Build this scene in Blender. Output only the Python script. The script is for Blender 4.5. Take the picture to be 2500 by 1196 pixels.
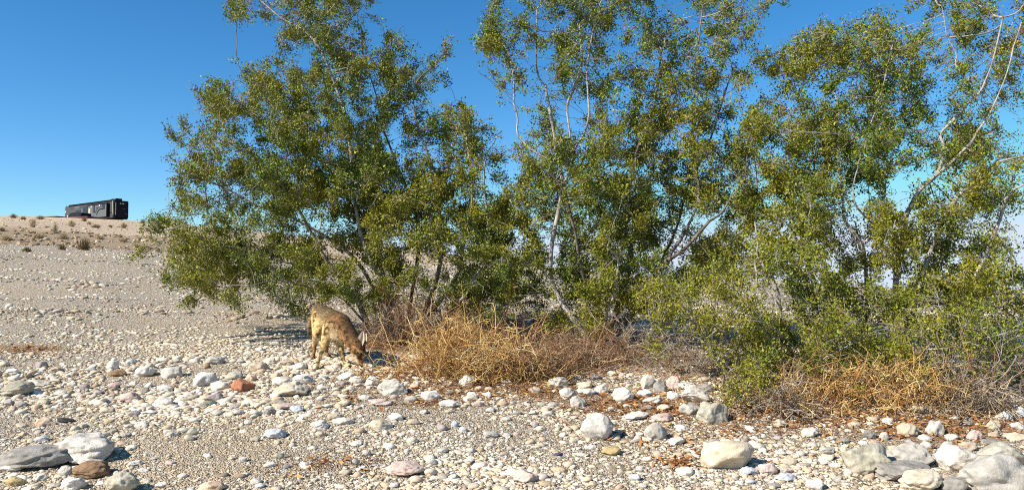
import bpy, bmesh, math, random
import numpy as np
from mathutils import Vector, Matrix, noise

for o in list(bpy.data.objects):
    bpy.data.objects.remove(o)
scene = bpy.context.scene
COL = scene.collection

# ------------------------------------------------------------------ camera, sky, sun, exposure
EYE = 1.5
FPX = 1962.0                      # focal length in pixels of the 2500 px wide photograph
PITCH = math.atan(92.0 / FPX)
cd = bpy.data.cameras.new("Camera")
cam = bpy.data.objects.new("Camera", cd)
COL.objects.link(cam)
cam.location = (0, 0, EYE)
cam.rotation_euler = (math.pi / 2 + PITCH, 0, 0)
cd.sensor_width = 36.0
cd.lens = 36.0 * FPX / 2500.0
cd.clip_start = 0.05
cd.clip_end = 3000
scene.camera = cam

SUN_EL = math.radians(37.5)
SUN_AZ = math.atan2(-0.86, -0.52)      # compass style: angle from +Y towards +X
sun_dir = Vector((math.sin(SUN_AZ) * math.cos(SUN_EL), math.cos(SUN_AZ) * math.cos(SUN_EL), math.sin(SUN_EL)))
world = bpy.data.worlds.new("World")
scene.world = world
world.use_nodes = True
wn = world.node_tree
wn.nodes.clear()
sky = wn.nodes.new("ShaderNodeTexSky")
sky.sky_type = 'NISHITA'
sky.sun_disc = False
sky.sun_elevation = SUN_EL
sky.sun_rotation = SUN_AZ
sky.altitude = 300
sky.air_density = 0.75
sky.dust_density = 0.0
sky.ozone_density = 3.5
bg = wn.nodes.new("ShaderNodeBackground")
bg.inputs[1].default_value = 0.112
hsv = wn.nodes.new("ShaderNodeHueSaturation")
hsv.inputs["Saturation"].default_value = 1.27
hsv.inputs["Hue"].default_value = 0.494
wo = wn.nodes.new("ShaderNodeOutputWorld")
wn.links.new(sky.outputs[0], hsv.inputs["Color"])
cap_ = wn.nodes.new("ShaderNodeVectorMath")
cap_.operation = 'MINIMUM'
cap_.inputs[1].default_value = (4.05, 4.75, 5.7)
wn.links.new(hsv.outputs[0], cap_.inputs[0])
wn.links.new(cap_.outputs[0], bg.inputs[0])
wn.links.new(bg.outputs[0], wo.inputs[0])

sl = bpy.data.lights.new("Sun", 'SUN')
sl.energy = 5.0
sl.angle = math.radians(0.5)
sl.color = (1.0, 0.93, 0.82)
so = bpy.data.objects.new("Sun", sl)
COL.objects.link(so)
so.location = sun_dir * 50
so.rotation_euler = sun_dir.to_track_quat('Z', 'Y').to_euler()

scene.view_settings.view_transform = 'Standard'
scene.view_settings.look = 'None'
scene.view_settings.exposure = 0.62
scene.view_settings.gamma = 1.0
scene.cycles.pixel_filter_type = 'BLACKMAN_HARRIS'
scene.cycles.filter_width = 1.05
scene.cycles.use_denoising = False
scene.cycles.max_bounces = 8
scene.cycles.diffuse_bounces = 2

# ------------------------------------------------------------------ helpers
RNG = np.random.default_rng(7)
random.seed(7)


def ray(px, py):
    xc = (px - 1250.0) / FPX
    yc = (598.0 - py) / FPX
    return Vector((xc, math.cos(PITCH) - math.sin(PITCH) * yc, math.sin(PITCH) + math.cos(PITCH) * yc))


def P(px, py, d):
    """The point seen at pixel px, py of the photograph, d metres in front of the camera (along +Y)."""
    r = ray(px, py)
    return Vector((0, 0, EYE)) + r * (d / r.y)


def sstep(a, b, x):
    t = np.clip((x - a) / (b - a), 0, 1)
    return t * t * (3 - 2 * t)


CREST_PX = np.array([-900, 0, 155, 300, 400, 600, 900, 1250, 1600, 2060, 2500, 3400.])
CREST_PY = np.array([520, 526, 531, 537, 545, 562, 595, 640, 682, 708, 726, 740.])


def ground_np(x, y):
    x = np.asarray(x, float); y = np.asarray(y, float)
    yy = np.maximum(y, 3.0)
    u = x / yy
    s = np.where(y < 7, 0.11 * y, 0.77 + 0.052 * (y - 7))
    z = s - 0.051 * x * sstep(5, 26, y)
    # rock strewn swell and small hummocks
    z = z + 0.018 * np.sin(x * 1.7 + 0.6 * y) * sstep(2, 5, y) + 0.03 * np.sin(0.45 * x - 0.8 * y + 1.0) * sstep(6, 12, y)
    # low rubble berms and ruts left of the shrubs
    for y0, k, hgt in ((10.6, .10, .07), (12.6, .05, .06), (15.5, -.06, .09), (21, .02, .10)):
        z = z + hgt * np.exp(-((y - y0 - k * (x + 6) - .25 * np.sin(x * .9)) / (.035 * y0)) ** 2) * sstep(-1.5, -3.5, x)
    zb = 0.77 + 0.052 * 23 - 0.051 * 30 * u
    pyc = np.interp(1250 + FPX * u, CREST_PX, CREST_PY)
    el = (690 - pyc) / FPX
    zc = EYE + el * 115
    t = (y - 30) / 85.0
    scarp = 0.55 * sstep(0.0, 0.05, t) * (1 - np.clip(t, 0, 1)) * sstep(-0.15, -0.45, u)
    hill = zb + (zc - zb) * t + scarp + 0.10 * np.sin(0.5 * x + 0.2 * y) * sstep(0, .1, t) * np.clip(1 - t, 0, 1) * 2
    far = zc + (y - 115) * (el - np.where(el > 0.01, 0.042 * np.minimum(1, el / 0.08 + 0.2), 0.006))
    z = np.where(y > 30, np.where(t < 1, hill, far), z)
    return z


def ground(x, y):
    return float(ground_np(x, y))


_R = np.concatenate([np.arange(2.5, 14, 0.02), np.arange(14, 160, 0.1)])


def hit(px, py):
    """Where the sight line through a photograph pixel meets the ground."""
    r = ray(px, py)
    k = _R / r.y
    x = r.x * k; z = EYE + r.z * k
    below = z <= ground_np(x, _R)
    i = int(np.argmax(below)) if below.any() else len(_R) - 1
    return Vector((x[i], _R[i], ground(x[i], _R[i])))


def tag(o, label=None, cat=None, group=None, kind=None):
    if label: o["label"] = label
    if cat: o["category"] = cat
    if group: o["group"] = group
    if kind: o["kind"] = kind
    return o


def link(name, me, m=None, parent=None, loc=None):
    o = bpy.data.objects.new(name, me)
    COL.objects.link(o)
    if m is not None:
        me.materials.append(m)
    if parent is not None:
        o.parent = parent
    if loc is not None:
        o.location = loc
    return o


def empty(name, loc=(0, 0, 0), rot=None):
    o = bpy.data.objects.new(name, None)
    COL.objects.link(o)
    o.location = loc
    if rot is not None:
        o.rotation_euler = rot
    return o


def np_mesh(name, verts, faces, colors=None, smooth=True):
    """faces: (n,k) int array with k = 3 or 4, or a list of such arrays; colors: per vertex rgb."""
    if not isinstance(faces, (list, tuple)):
        faces = [faces]
    faces = [np.asarray(f, np.int32) for f in faces if len(f)]
    me = bpy.data.meshes.new(name)
    nv = len(verts)
    me.vertices.add(nv)
    me.vertices.foreach_set("co", np.asarray(verts, np.float32).ravel())
    loops = np.concatenate([f.ravel() for f in faces])
    sizes = np.concatenate([np.full(len(f), f.shape[1], np.int32) for f in faces])
    starts = np.concatenate([[0], np.cumsum(sizes)[:-1]]).astype(np.int32)
    me.loops.add(len(loops))
    me.loops.foreach_set("vertex_index", loops)
    me.polygons.add(len(sizes))
    me.polygons.foreach_set("loop_start", starts)
    me.polygons.foreach_set("loop_total", sizes)
    me.polygons.foreach_set("use_smooth", np.full(len(sizes), bool(smooth)))
    if colors is not None:
        a = me.color_attributes.new("tint", 'FLOAT_COLOR', 'POINT')
        c = np.ones((nv, 4), np.float32)
        c[:, :3] = colors
        a.data.foreach_set("color", c.ravel())
    me.update(calc_edges=True)
    me.validate()
    return me


class Geo:
    """Collects arrays of vertices, faces and colours for one mesh."""
    def __init__(s):
        s.v = []; s.f3 = []; s.f4 = []; s.c = []; s.n = 0

    def add(s, v, f, c=None):
        v = np.asarray(v, float).reshape(-1, 3)
        f = np.asarray(f, np.int64)
        (s.f3 if f.shape[1] == 3 else s.f4).append(f + s.n)
        s.v.append(v)
        if c is None:
            c = (1, 1, 1)
        c = np.asarray(c, float)
        s.c.append(np.broadcast_to(c, (len(v), 3)) if c.ndim == 1 else c)
        s.n += len(v)

    def mesh(s, name, smooth=True):
        fs = []
        if s.f3: fs.append(np.concatenate(s.f3))
        if s.f4: fs.append(np.concatenate(s.f4))
        return np_mesh(name, np.concatenate(s.v), fs, np.concatenate(s.c), smooth)


def norm(a):
    return a / np.maximum(np.linalg.norm(a, axis=-1, keepdims=True), 1e-9)


def frames(d):
    """Two unit vectors across each direction."""
    ref = np.tile(np.array([0.31, 0.22, 0.93]), (len(d), 1))
    par = np.abs((d * ref).sum(1)) > 0.97
    ref[par] = (1, 0, 0)
    a = norm(np.cross(d, ref))
    return a, np.cross(d, a)


def edge_tubes(geo, p0, p1, r0, r1, d0, d1, sides, col):
    """Many frusta at once. p0,p1,d0,d1: (n,3); r0,r1: (n,)"""
    n = len(p0)
    if n == 0: return
    ang = np.linspace(0, 2 * math.pi, sides, endpoint=False)
    ca, sa = np.cos(ang), np.sin(ang)
    rings = []
    for p, r, d in ((p0, r0, d0), (p1, r1, d1)):
        a, b = frames(d)
        rings.append(p[:, None, :] + r[:, None, None] * (ca[None, :, None] * a[:, None, :] + sa[None, :, None] * b[:, None, :]))
    v = np.stack(rings, 1).reshape(n, 2 * sides, 3)
    k = np.arange(sides); k2 = (k + 1) % sides
    f = np.stack([k, k2, k2 + sides, k + sides], 1)
    F = (f[None] + (np.arange(n) * 2 * sides)[:, None, None]).reshape(-1, 4)
    c = np.asarray(col, float)
    if c.ndim == 2:
        c = np.repeat(c, 2 * sides, 0)
    geo.add(v.reshape(-1, 3), F, c)


def polytube(geo, pts, rad, sides=7, col=(1, 1, 1), cap=True):
    """One smooth tube along a polyline."""
    pts = np.asarray(pts, float)
    rad = np.broadcast_to(np.asarray(rad, float), (len(pts),))
    d = np.gradient(pts, axis=0)
    d = norm(d)
    ang = np.linspace(0, 2 * math.pi, sides, endpoint=False)
    a = None
    V = []
    for i in range(len(pts)):
        if a is None:
            a = frames(d[i:i + 1])[0][0]
        a = a - d[i] * a.dot(d[i])
        a = a / max(np.linalg.norm(a), 1e-9)
        b = np.cross(d[i], a)
        V.append(pts[i] + rad[i] * (np.cos(ang)[:, None] * a + np.sin(ang)[:, None] * b))
    V = np.concatenate(V)
    k = np.arange(sides); k2 = (k + 1) % sides
    F = [np.stack([k + i * sides, k2 + i * sides, k2 + (i + 1) * sides, k + (i + 1) * sides], 1) for i in range(len(pts) - 1)]
    n0 = geo.n
    geo.add(V, np.concatenate(F), col)
    if cap:
        for i, base in ((0, 0), (len(pts) - 1, (len(pts) - 1) * sides)):
            cv = np.vstack([pts[i], V[base:base + sides]])
            f = np.stack([np.zeros(sides, int), k + 1, k2 + 1], 1)
            geo.add(cv, f[:, ::-1] if i == 0 else f, col if np.ndim(col) == 1 else col[0])


def catmull(pts, n=6):
    pts = np.asarray(pts, float)
    if len(pts) < 3:
        t = np.linspace(0, 1, n * (len(pts) - 1) + 1)[:, None]
        return pts[0] * (1 - t) + pts[-1] * t
    q = np.vstack([2 * pts[0] - pts[1], pts, 2 * pts[-1] - pts[-2]])
    out = []
    for i in range(1, len(q) - 2):
        for t in np.linspace(0, 1, n, endpoint=False):
            a, b, c, d = q[i - 1], q[i], q[i + 1], q[i + 2]
            out.append(0.5 * ((2 * b) + (-a + c) * t + (2 * a - 5 * b + 4 * c - d) * t * t + (-a + 3 * b - 3 * c + d) * t ** 3))
    out.append(pts[-1])
    return np.array(out)


# ------------------------------------------------------------------ materials
def new_mat(name):
    m = bpy.data.materials.new(name)
    m.use_nodes = True
    nt = m.node_tree
    b = nt.nodes["Principled BSDF"]
    return m, nt, b


def node(nt, t, **kw):
    n = nt.nodes.new(t)
    for k, v in kw.items():
        if isinstance(k, str) and hasattr(n, k):
            setattr(n, k, v)
        else:
            n.inputs[k].default_value = v
    return n


def mix(nt, fac, a, b, mode='MIX'):
    n = nt.nodes.new("ShaderNodeMix")
    n.data_type = 'RGBA'
    n.blend_type = mode
    for s, v in ((0, fac), (6, a), (7, b)):
        if hasattr(v, "links"):
            nt.links.new(v, n.inputs[s])
        else:
            n.inputs[s].default_value = v if s == 0 else (tuple(v) + (1,))[:4]
    return n.outputs[2]


def ramp(nt, src, stops):
    n = nt.nodes.new("ShaderNodeValToRGB")
    el = n.color_ramp.elements
    while len(el) < len(stops): el.new(0.5)
    for e, (p, c) in zip(el, stops):
        e.position = p
        e.color = (c, c, c, 1) if np.isscalar(c) else tuple(c) + (1,)
    nt.links.new(src, n.inputs[0])
    return n.outputs[0]


def tex_noise(nt, vec, scale, detail=4, rough=0.6):
    n = node(nt, "ShaderNodeTexNoise")
    n.inputs["Scale"].default_value = scale
    n.inputs["Detail"].default_value = detail
    n.inputs["Roughness"].default_value = rough
    if vec is not None: nt.links.new(vec, n.inputs["Vector"])
    return n.outputs["Fac"]


def bump(nt, b, h, strength=0.5, dist=0.01):
    n = node(nt, "ShaderNodeBump")
    n.inputs["Strength"].default_value = strength
    n.inputs["Distance"].default_value = dist
    nt.links.new(h, n.inputs["Height"])
    nt.links.new(n.outputs[0], b.inputs["Normal"])


def simple_mat(name, col, rough=0.6, metal=0.0, var=0.15, scale=8.0):
    m, nt, b = new_mat(name)
    tc = node(nt, "ShaderNodeTexCoord")
    f = tex_noise(nt, tc.outputs["Object"], scale)
    c0 = tuple(max(0, x * (1 - var)) for x in col); c1 = tuple(min(1, x * (1 + var)) for x in col)
    nt.links.new(mix(nt, f, c0, c1), b.inputs["Base Color"])
    b.inputs["Roughness"].default_value = rough
    b.inputs["Metallic"].default_value = metal
    return m


def tint_mat(name, rough=0.7, trans=0.0, nscale=0, namp=0.0, spec=0.5, bumps=0):
    """Colour from the mesh's own tint attribute, a little noise on top."""
    m, nt, b = new_mat(name)
    at = node(nt, "ShaderNodeVertexColor", layer_name="tint")
    c = at.outputs[0]
    if nscale:
        g = node(nt, "ShaderNodeNewGeometry")
        f = tex_noise(nt, g.outputs["Position"], nscale)
        f2 = ramp(nt, f, [(0.3, 1 - namp), (0.7, 1 + namp)])
        c = mix(nt, 1.0, c, f2, 'MULTIPLY')
        if bumps:
            bump(nt, b, f, bumps, 0.01)
    nt.links.new(c, b.inputs["Base Color"])
    b.inputs["Roughness"].default_value = rough
    b.inputs["Specular IOR Level"].default_value = spec
    if trans:
        t = node(nt, "ShaderNodeBsdfTranslucent")
        nt.links.new(c, t.inputs[0])
        ms = node(nt, "ShaderNodeMixShader")
        ms.inputs[0].default_value = trans
        out = nt.nodes["Material Output"]
        nt.links.new(b.outputs[0], ms.inputs[1]); nt.links.new(t.outputs[0], ms.inputs[2])
        nt.links.new(ms.outputs[0], out.inputs[0])
    return m
# ------------------------------------------------------------------ ground
def litter_at(x, y):
    """How much orange plant litter lies at a spot (0..1), from the places the shrubs and brush stand."""
    v = np.zeros_like(np.asarray(x, float))
    for cx, cy, rx, ry, a in LITTER:
        v = np.maximum(v, a * np.exp(-((x - cx) / rx) ** 2 - ((y - cy) / ry) ** 2))
    return v


LITTER = []
for px, py, rx, ry, a in ((950, 925, .25, .35, .8), (1100, 955, .5, .4, .75), (1180, 900, .8, .7, .9), (1330, 960, .35, .22, .9), (1500, 990, .5, .35, .8),
                          (1640, 1000, .5, .3, .8), (1450, 880, .7, .7, .7), (1640, 1065, .5, .3, .45), (1650, 1132, .13, .10, .9), (1850, 1000, .6, .5, .8), (2100, 1010, .7, .5, .85),
                          (2250, 1050, .5, .3, .9), (2400, 1030, .5, .4, .7), (60, 855, .45, .35, .6), (930, 840, .5, .6, .8), (800, 1135, .28, .16, .35), (2000, 930, 1.2, .8, .6), (1050, 985, .2, .15, .7), (860, 975, .12, .1, .6)):
    h = hit(px, py)
    LITTER.append((h.x, h.y, rx, ry, a))

ys = np.concatenate([np.linspace(-5, 2.8, 14), np.geomspace(3.0, 700, 330)])
us = np.concatenate([np.linspace(-2.6, -0.85, 30), np.linspace(-0.84, 0.84, 300), np.linspace(0.85, 2.6, 30)])
Y, U = np.meshgrid(ys, us, indexing='ij')
X = U * np.maximum(Y, 3.0)
Z = ground_np(X, Y)
gv = np.stack([X, Y, Z], -1).reshape(-1, 3)
nr, nc = len(ys), len(us)
ii, jj = np.meshgrid(np.arange(nr - 1), np.arange(nc - 1), indexing='ij')
q = (ii * nc + jj).ravel()
gf = np.stack([q, q + 1, q + nc + 1, q + nc], 1)
lit = litter_at(gv[:, 0], gv[:, 1])
hillm = sstep(29.5, 31.5, gv[:, 1])
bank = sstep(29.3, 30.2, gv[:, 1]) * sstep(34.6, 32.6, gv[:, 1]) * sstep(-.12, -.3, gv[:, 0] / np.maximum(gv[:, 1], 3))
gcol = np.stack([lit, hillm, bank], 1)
ground_me = np_mesh("ground", gv, gf, gcol)

m, nt, b = new_mat("stony_desert_ground")
geo_n = node(nt, "ShaderNodeNewGeometry")
pos = geo_n.outputs["Position"]
at = node(nt, "ShaderNodeVertexColor", layer_name="tint")
sep = node(nt, "ShaderNodeSeparateColor")
nt.links.new(at.outputs[0], sep.inputs[0])


def vor(scale, feat='F1'):
    v = node(nt, "ShaderNodeTexVoronoi", feature=feat)
    v.inputs["Scale"].default_value = scale
    nt.links.new(pos, v.inputs["Vector"])
    return v


v1, v2, v3 = vor(38), vor(95), vor(11)
e1 = vor(38, 'DISTANCE_TO_EDGE')
sc = node(nt, "ShaderNodeSeparateColor"); nt.links.new(v1.outputs["Color"], sc.inputs[0])
sc2 = node(nt, "ShaderNodeSeparateColor"); nt.links.new(v2.outputs["Color"], sc2.inputs[0])
sand = mix(nt, tex_noise(nt, pos, 1.3, 6), (0.42, 0.31, 0.18), (0.56, 0.45, 0.30))
peb = ramp(nt, sc.outputs[0], [(0.0, (0.20, 0.17, 0.14)), (0.3, (0.42, 0.36, 0.28)), (0.55, (0.58, 0.52, 0.44)), (0.8, (0.66, 0.64, 0.60)), (1.0, (0.50, 0.38, 0.27))])
fine = ramp(nt, sc2.outputs[0], [(0.0, (0.20, 0.14, 0.085)), (0.4, (0.46, 0.36, 0.23)), (0.8, (0.62, 0.54, 0.41)), (1.0, (0.56, 0.41, 0.25))])
c = mix(nt, 0.75, sand, fine)
c = mix(nt, ramp(nt, sc.outputs[1], [(0.45, 0.0), (0.55, 0.85)]), c, peb)
c = mix(nt, ramp(nt, tex_noise(nt, pos, .55, 5, .6), [(.50, 0.0), (.66, .55)]), c, (0.52, 0.40, 0.25))
edge = ramp(nt, e1.outputs["Distance"], [(0.0, 0.55), (0.12, 1.0)])
c = mix(nt, 1.0, c, edge, 'MULTIPLY')
hs = mix(nt, tex_noise(nt, pos, 0.45, 8, 0.7), (0.52, 0.375, 0.235), (0.66, 0.52, 0.36))
vh = vor(4.0); sch = node(nt, "ShaderNodeSeparateColor"); nt.links.new(vh.outputs["Color"], sch.inputs[0])
hs = mix(nt, ramp(nt, sch.outputs[0], [(0.55, 0.0), (0.65, 0.45)]), hs, ramp(nt, sch.outputs[1], [(0, (0.28, 0.20, 0.14)), (0.5, (0.50, 0.42, 0.32)), (1, (0.68, 0.62, 0.54))]))
c = mix(nt, sep.outputs[1], c, hs)
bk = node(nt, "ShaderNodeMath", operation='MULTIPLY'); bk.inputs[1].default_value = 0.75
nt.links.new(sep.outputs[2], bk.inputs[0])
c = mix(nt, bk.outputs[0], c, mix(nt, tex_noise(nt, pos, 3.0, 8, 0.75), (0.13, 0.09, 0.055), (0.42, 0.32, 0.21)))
ln = tex_noise(nt, pos, 30, 5, 0.75)
lf = node(nt, "ShaderNodeMath", operation='MULTIPLY')
nt.links.new(sep.outputs[0], lf.inputs[0]); nt.links.new(ramp(nt, ln, [(0.36, 0.25), (0.56, 1.0)]), lf.inputs[1])
c = mix(nt, lf.outputs[0], c, mix(nt, tex_noise(nt, pos, 60, 4), (0.13, 0.05, 0.018), (0.36, 0.17, 0.06)))
nt.links.new(c, b.inputs["Base Color"])
b.inputs["Roughness"].default_value = 0.95
b.inputs["Specular IOR Level"].default_value = 0.2
hsum = node(nt, "ShaderNodeMath", operation='ADD')
nt.links.new(v1.outputs["Distance"], hsum.inputs[0]); nt.links.new(v2.outputs["Distance"], hsum.inputs[1])
hs2 = node(nt, "ShaderNodeMath", operation='ADD')
nt.links.new(hsum.outputs[0], hs2.inputs[0]); nt.links.new(v3.outputs["Distance"], hs2.inputs[1])
bn = node(nt, "ShaderNodeBump", invert=True)
bn.inputs["Strength"].default_value = 0.8; bn.inputs["Distance"].default_value = 0.02
nt.links.new(hs2.outputs[0], bn.inputs["Height"]); nt.links.new(bn.outputs[0], b.inputs["Normal"])
go = link("ground", ground_me, m)
tag(go, "stony tan desert ground rising to a bare hillside", kind="structure")

# ------------------------------------------------------------------ stones
def ico(sub):
    bm = bmesh.new()
    bmesh.ops.create_icosphere(bm, subdivisions=sub, radius=1)
    v = np.array([p.co[:] for p in bm.verts]); f = np.array([[q.index for q in p.verts] for p in bm.faces])
    bm.free()
    return v, f


ICO = {k: ico(k) for k in (1, 2, 3, 4, 5)}


def stone_shape(rs, sub, angular=0.5, rough=0.06):
    v, f = ICO[sub]
    v = v.copy()
    w = np.zeros(len(v))
    for k in range(7):
        d = norm(rs.normal(size=3)); w += np.sin(v @ d * rs.uniform(1.2, 3.0) + rs.uniform(0, 6)) * 0.055
    v *= (1 + w)[:, None]
    for k in range(int(4 + 9 * angular)):
        n = norm(rs.normal(size=3)); cc = rs.uniform(0.62, 0.9) if angular > .4 else rs.uniform(0.78, 0.96)
        ex = np.maximum(0, v @ n - cc)
        v -= n * (ex * rs.uniform(0.75, 1.0))[:, None]
    if rough and sub >= 3:
        w = np.zeros(len(v))
        for k in range(18):
            d = norm(rs.normal(size=3)); fr = rs.uniform(5, 22)
            w += (1 - 2 * np.abs(np.sin(v @ d * fr * .6 + rs.uniform(0, 6)))) * rough / fr * 4.5
        v *= (1 + w)[:, None]
    v -= (v.max(0) + v.min(0)) / 2
    v /= np.abs(v).max(0)
    return v, f


ROCKCOL = {
    'white': ((0.52, 0.465, 0.385), (0.74, 0.685, 0.60)), 'pale': ((0.38, 0.345, 0.29), (0.57, 0.53, 0.465)), 'cream': ((0.47, 0.39, 0.275), (0.65, 0.56, 0.43)),
    'grey': ((0.19, 0.175, 0.15), (0.34, 0.315, 0.28)), 'olive': ((0.31, 0.28, 0.20), (0.50, 0.465, 0.37)), 'tan': ((0.38, 0.30, 0.21), (0.58, 0.48, 0.36)),
    'pink': ((0.44, 0.31, 0.25), (0.64, 0.51, 0.44)), 'peach': ((0.52, 0.35, 0.22), (0.70, 0.53, 0.38)), 'rust': ((0.30, 0.10, 0.05), (0.50, 0.24, 0.13)),
    'brown': ((0.16, 0.09, 0.045), (0.36, 0.23, 0.13)), 'ochre': ((0.36, 0.25, 0.10), (0.52, 0.40, 0.20)), 'black': ((0.03, 0.03, 0.03), (0.08, 0.075, 0.07)),
    'bluish': ((0.42, 0.435, 0.45), (0.56, 0.575, 0.59)), 'mauve': ((0.30, 0.25, 0.23), (0.46, 0.40, 0.38)), 'green': ((0.10, 0.12, 0.09), (0.18, 0.20, 0.16)),
}
ROCKMAT = {}
for k, (c0, c1) in ROCKCOL.items():
    m, nt, b = new_mat("stone_" + k)
    tc = node(nt, "ShaderNodeTexCoord")
    oi = node(nt, "ShaderNodeObjectInfo")
    g = node(nt, "ShaderNodeNewGeometry")
    n1 = tex_noise(nt, g.outputs["Position"], 14, 7, 0.65)
    n2 = tex_noise(nt, g.outputs["Position"], 60, 5, 0.7)
    c = mix(nt, ramp(nt, n1, [(0.32, 0.0), (0.62, 1.0)]), c0, c1)
    dk = tuple(x * 0.42 for x in c0)
    c = mix(nt, ramp(nt, n2, [(0.62, 0.0), (0.74, 0.55)]), c, dk)
    c = mix(nt, ramp(nt, tex_noise(nt, g.outputs["Position"], 5.0, 3, 0.5), [(0.50, 0.0), (0.75, 0.35)]), c, (c0[0] * 0.95, c0[1] * 0.82, c0[2] * 0.62))
    v = node(nt, "ShaderNodeMath", operation='MULTIPLY_ADD'); v.inputs[1].default_value = 0.24; v.inputs[2].default_value = 0.86
    nt.links.new(oi.outputs["Random"], v.inputs[0])
    cx = node(nt, "ShaderNodeCombineColor")
    for i in range(3): nt.links.new(v.outputs[0], cx.inputs[i])
    c = mix(nt, 1.0, c, cx.outputs[0], 'MULTIPLY')
    nt.links.new(c, b.inputs["Base Color"])
    b.inputs["Roughness"].default_value = 0.85
    b.inputs["Specular IOR Level"].default_value = 0.25
    mm = node(nt, "ShaderNodeMath", operation='ADD')
    nt.links.new(n1, mm.inputs[0]); nt.links.new(n2, mm.inputs[1])
    bump(nt, b, mm.outputs[0], 0.55, 0.014)
    ROCKMAT[k] = m

ROCK_SPOTS = []       # (x, y, radius) so that gravel keeps clear
SIZEWORD = {}


def place_rock(px, py, w, h, colour, label, ang=0.5, name="stone", seed=None, tilt=None, group=None, depth=0.8):
    rs = np.random.default_rng(seed if seed is not None else int(px * 31 + py * 7))
    base = hit(px, py + 0.40 * h)
    d = base.y
    wm = w / FPX * d
    hm = h / FPX * d * (1.0 if w > 70 else .88)
    dm = wm * depth * rs.uniform(0.85, 1.1)
    sub = 5 if w > 70 else (4 if w > 34 else 3)
    v, f = stone_shape(rs, sub, min(1.0, ang + .2), .042 if w > 70 else .055)
    sink = 0.30 if w > 70 else 0.40
    v = v * np.array([wm / 2, dm / 2, hm / 2 * 1.25])
    a = (tilt if tilt is not None else rs.uniform(-0.12, 0.12))
    ca, sa = math.cos(a), math.sin(a)
    v = np.stack([v[:, 0] * ca + v[:, 2] * sa, v[:, 1], -v[:, 0] * sa + v[:, 2] * ca], 1)
    v[:, 2] -= v[:, 2].min()
    o = link(name, np_mesh(name, v, f), ROCKMAT[colour])
    y = d + dm * 0.25
    o.location = (base.x * y / d, y, ground(base.x * y / d, y) - hm * sink)
    tag(o, label, "boulder" if w >= 76 and name == "boulder" else "stone", group)
    ROCK_SPOTS.append((o.location.x, y, max(wm, dm) * 0.46))
    return o


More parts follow.
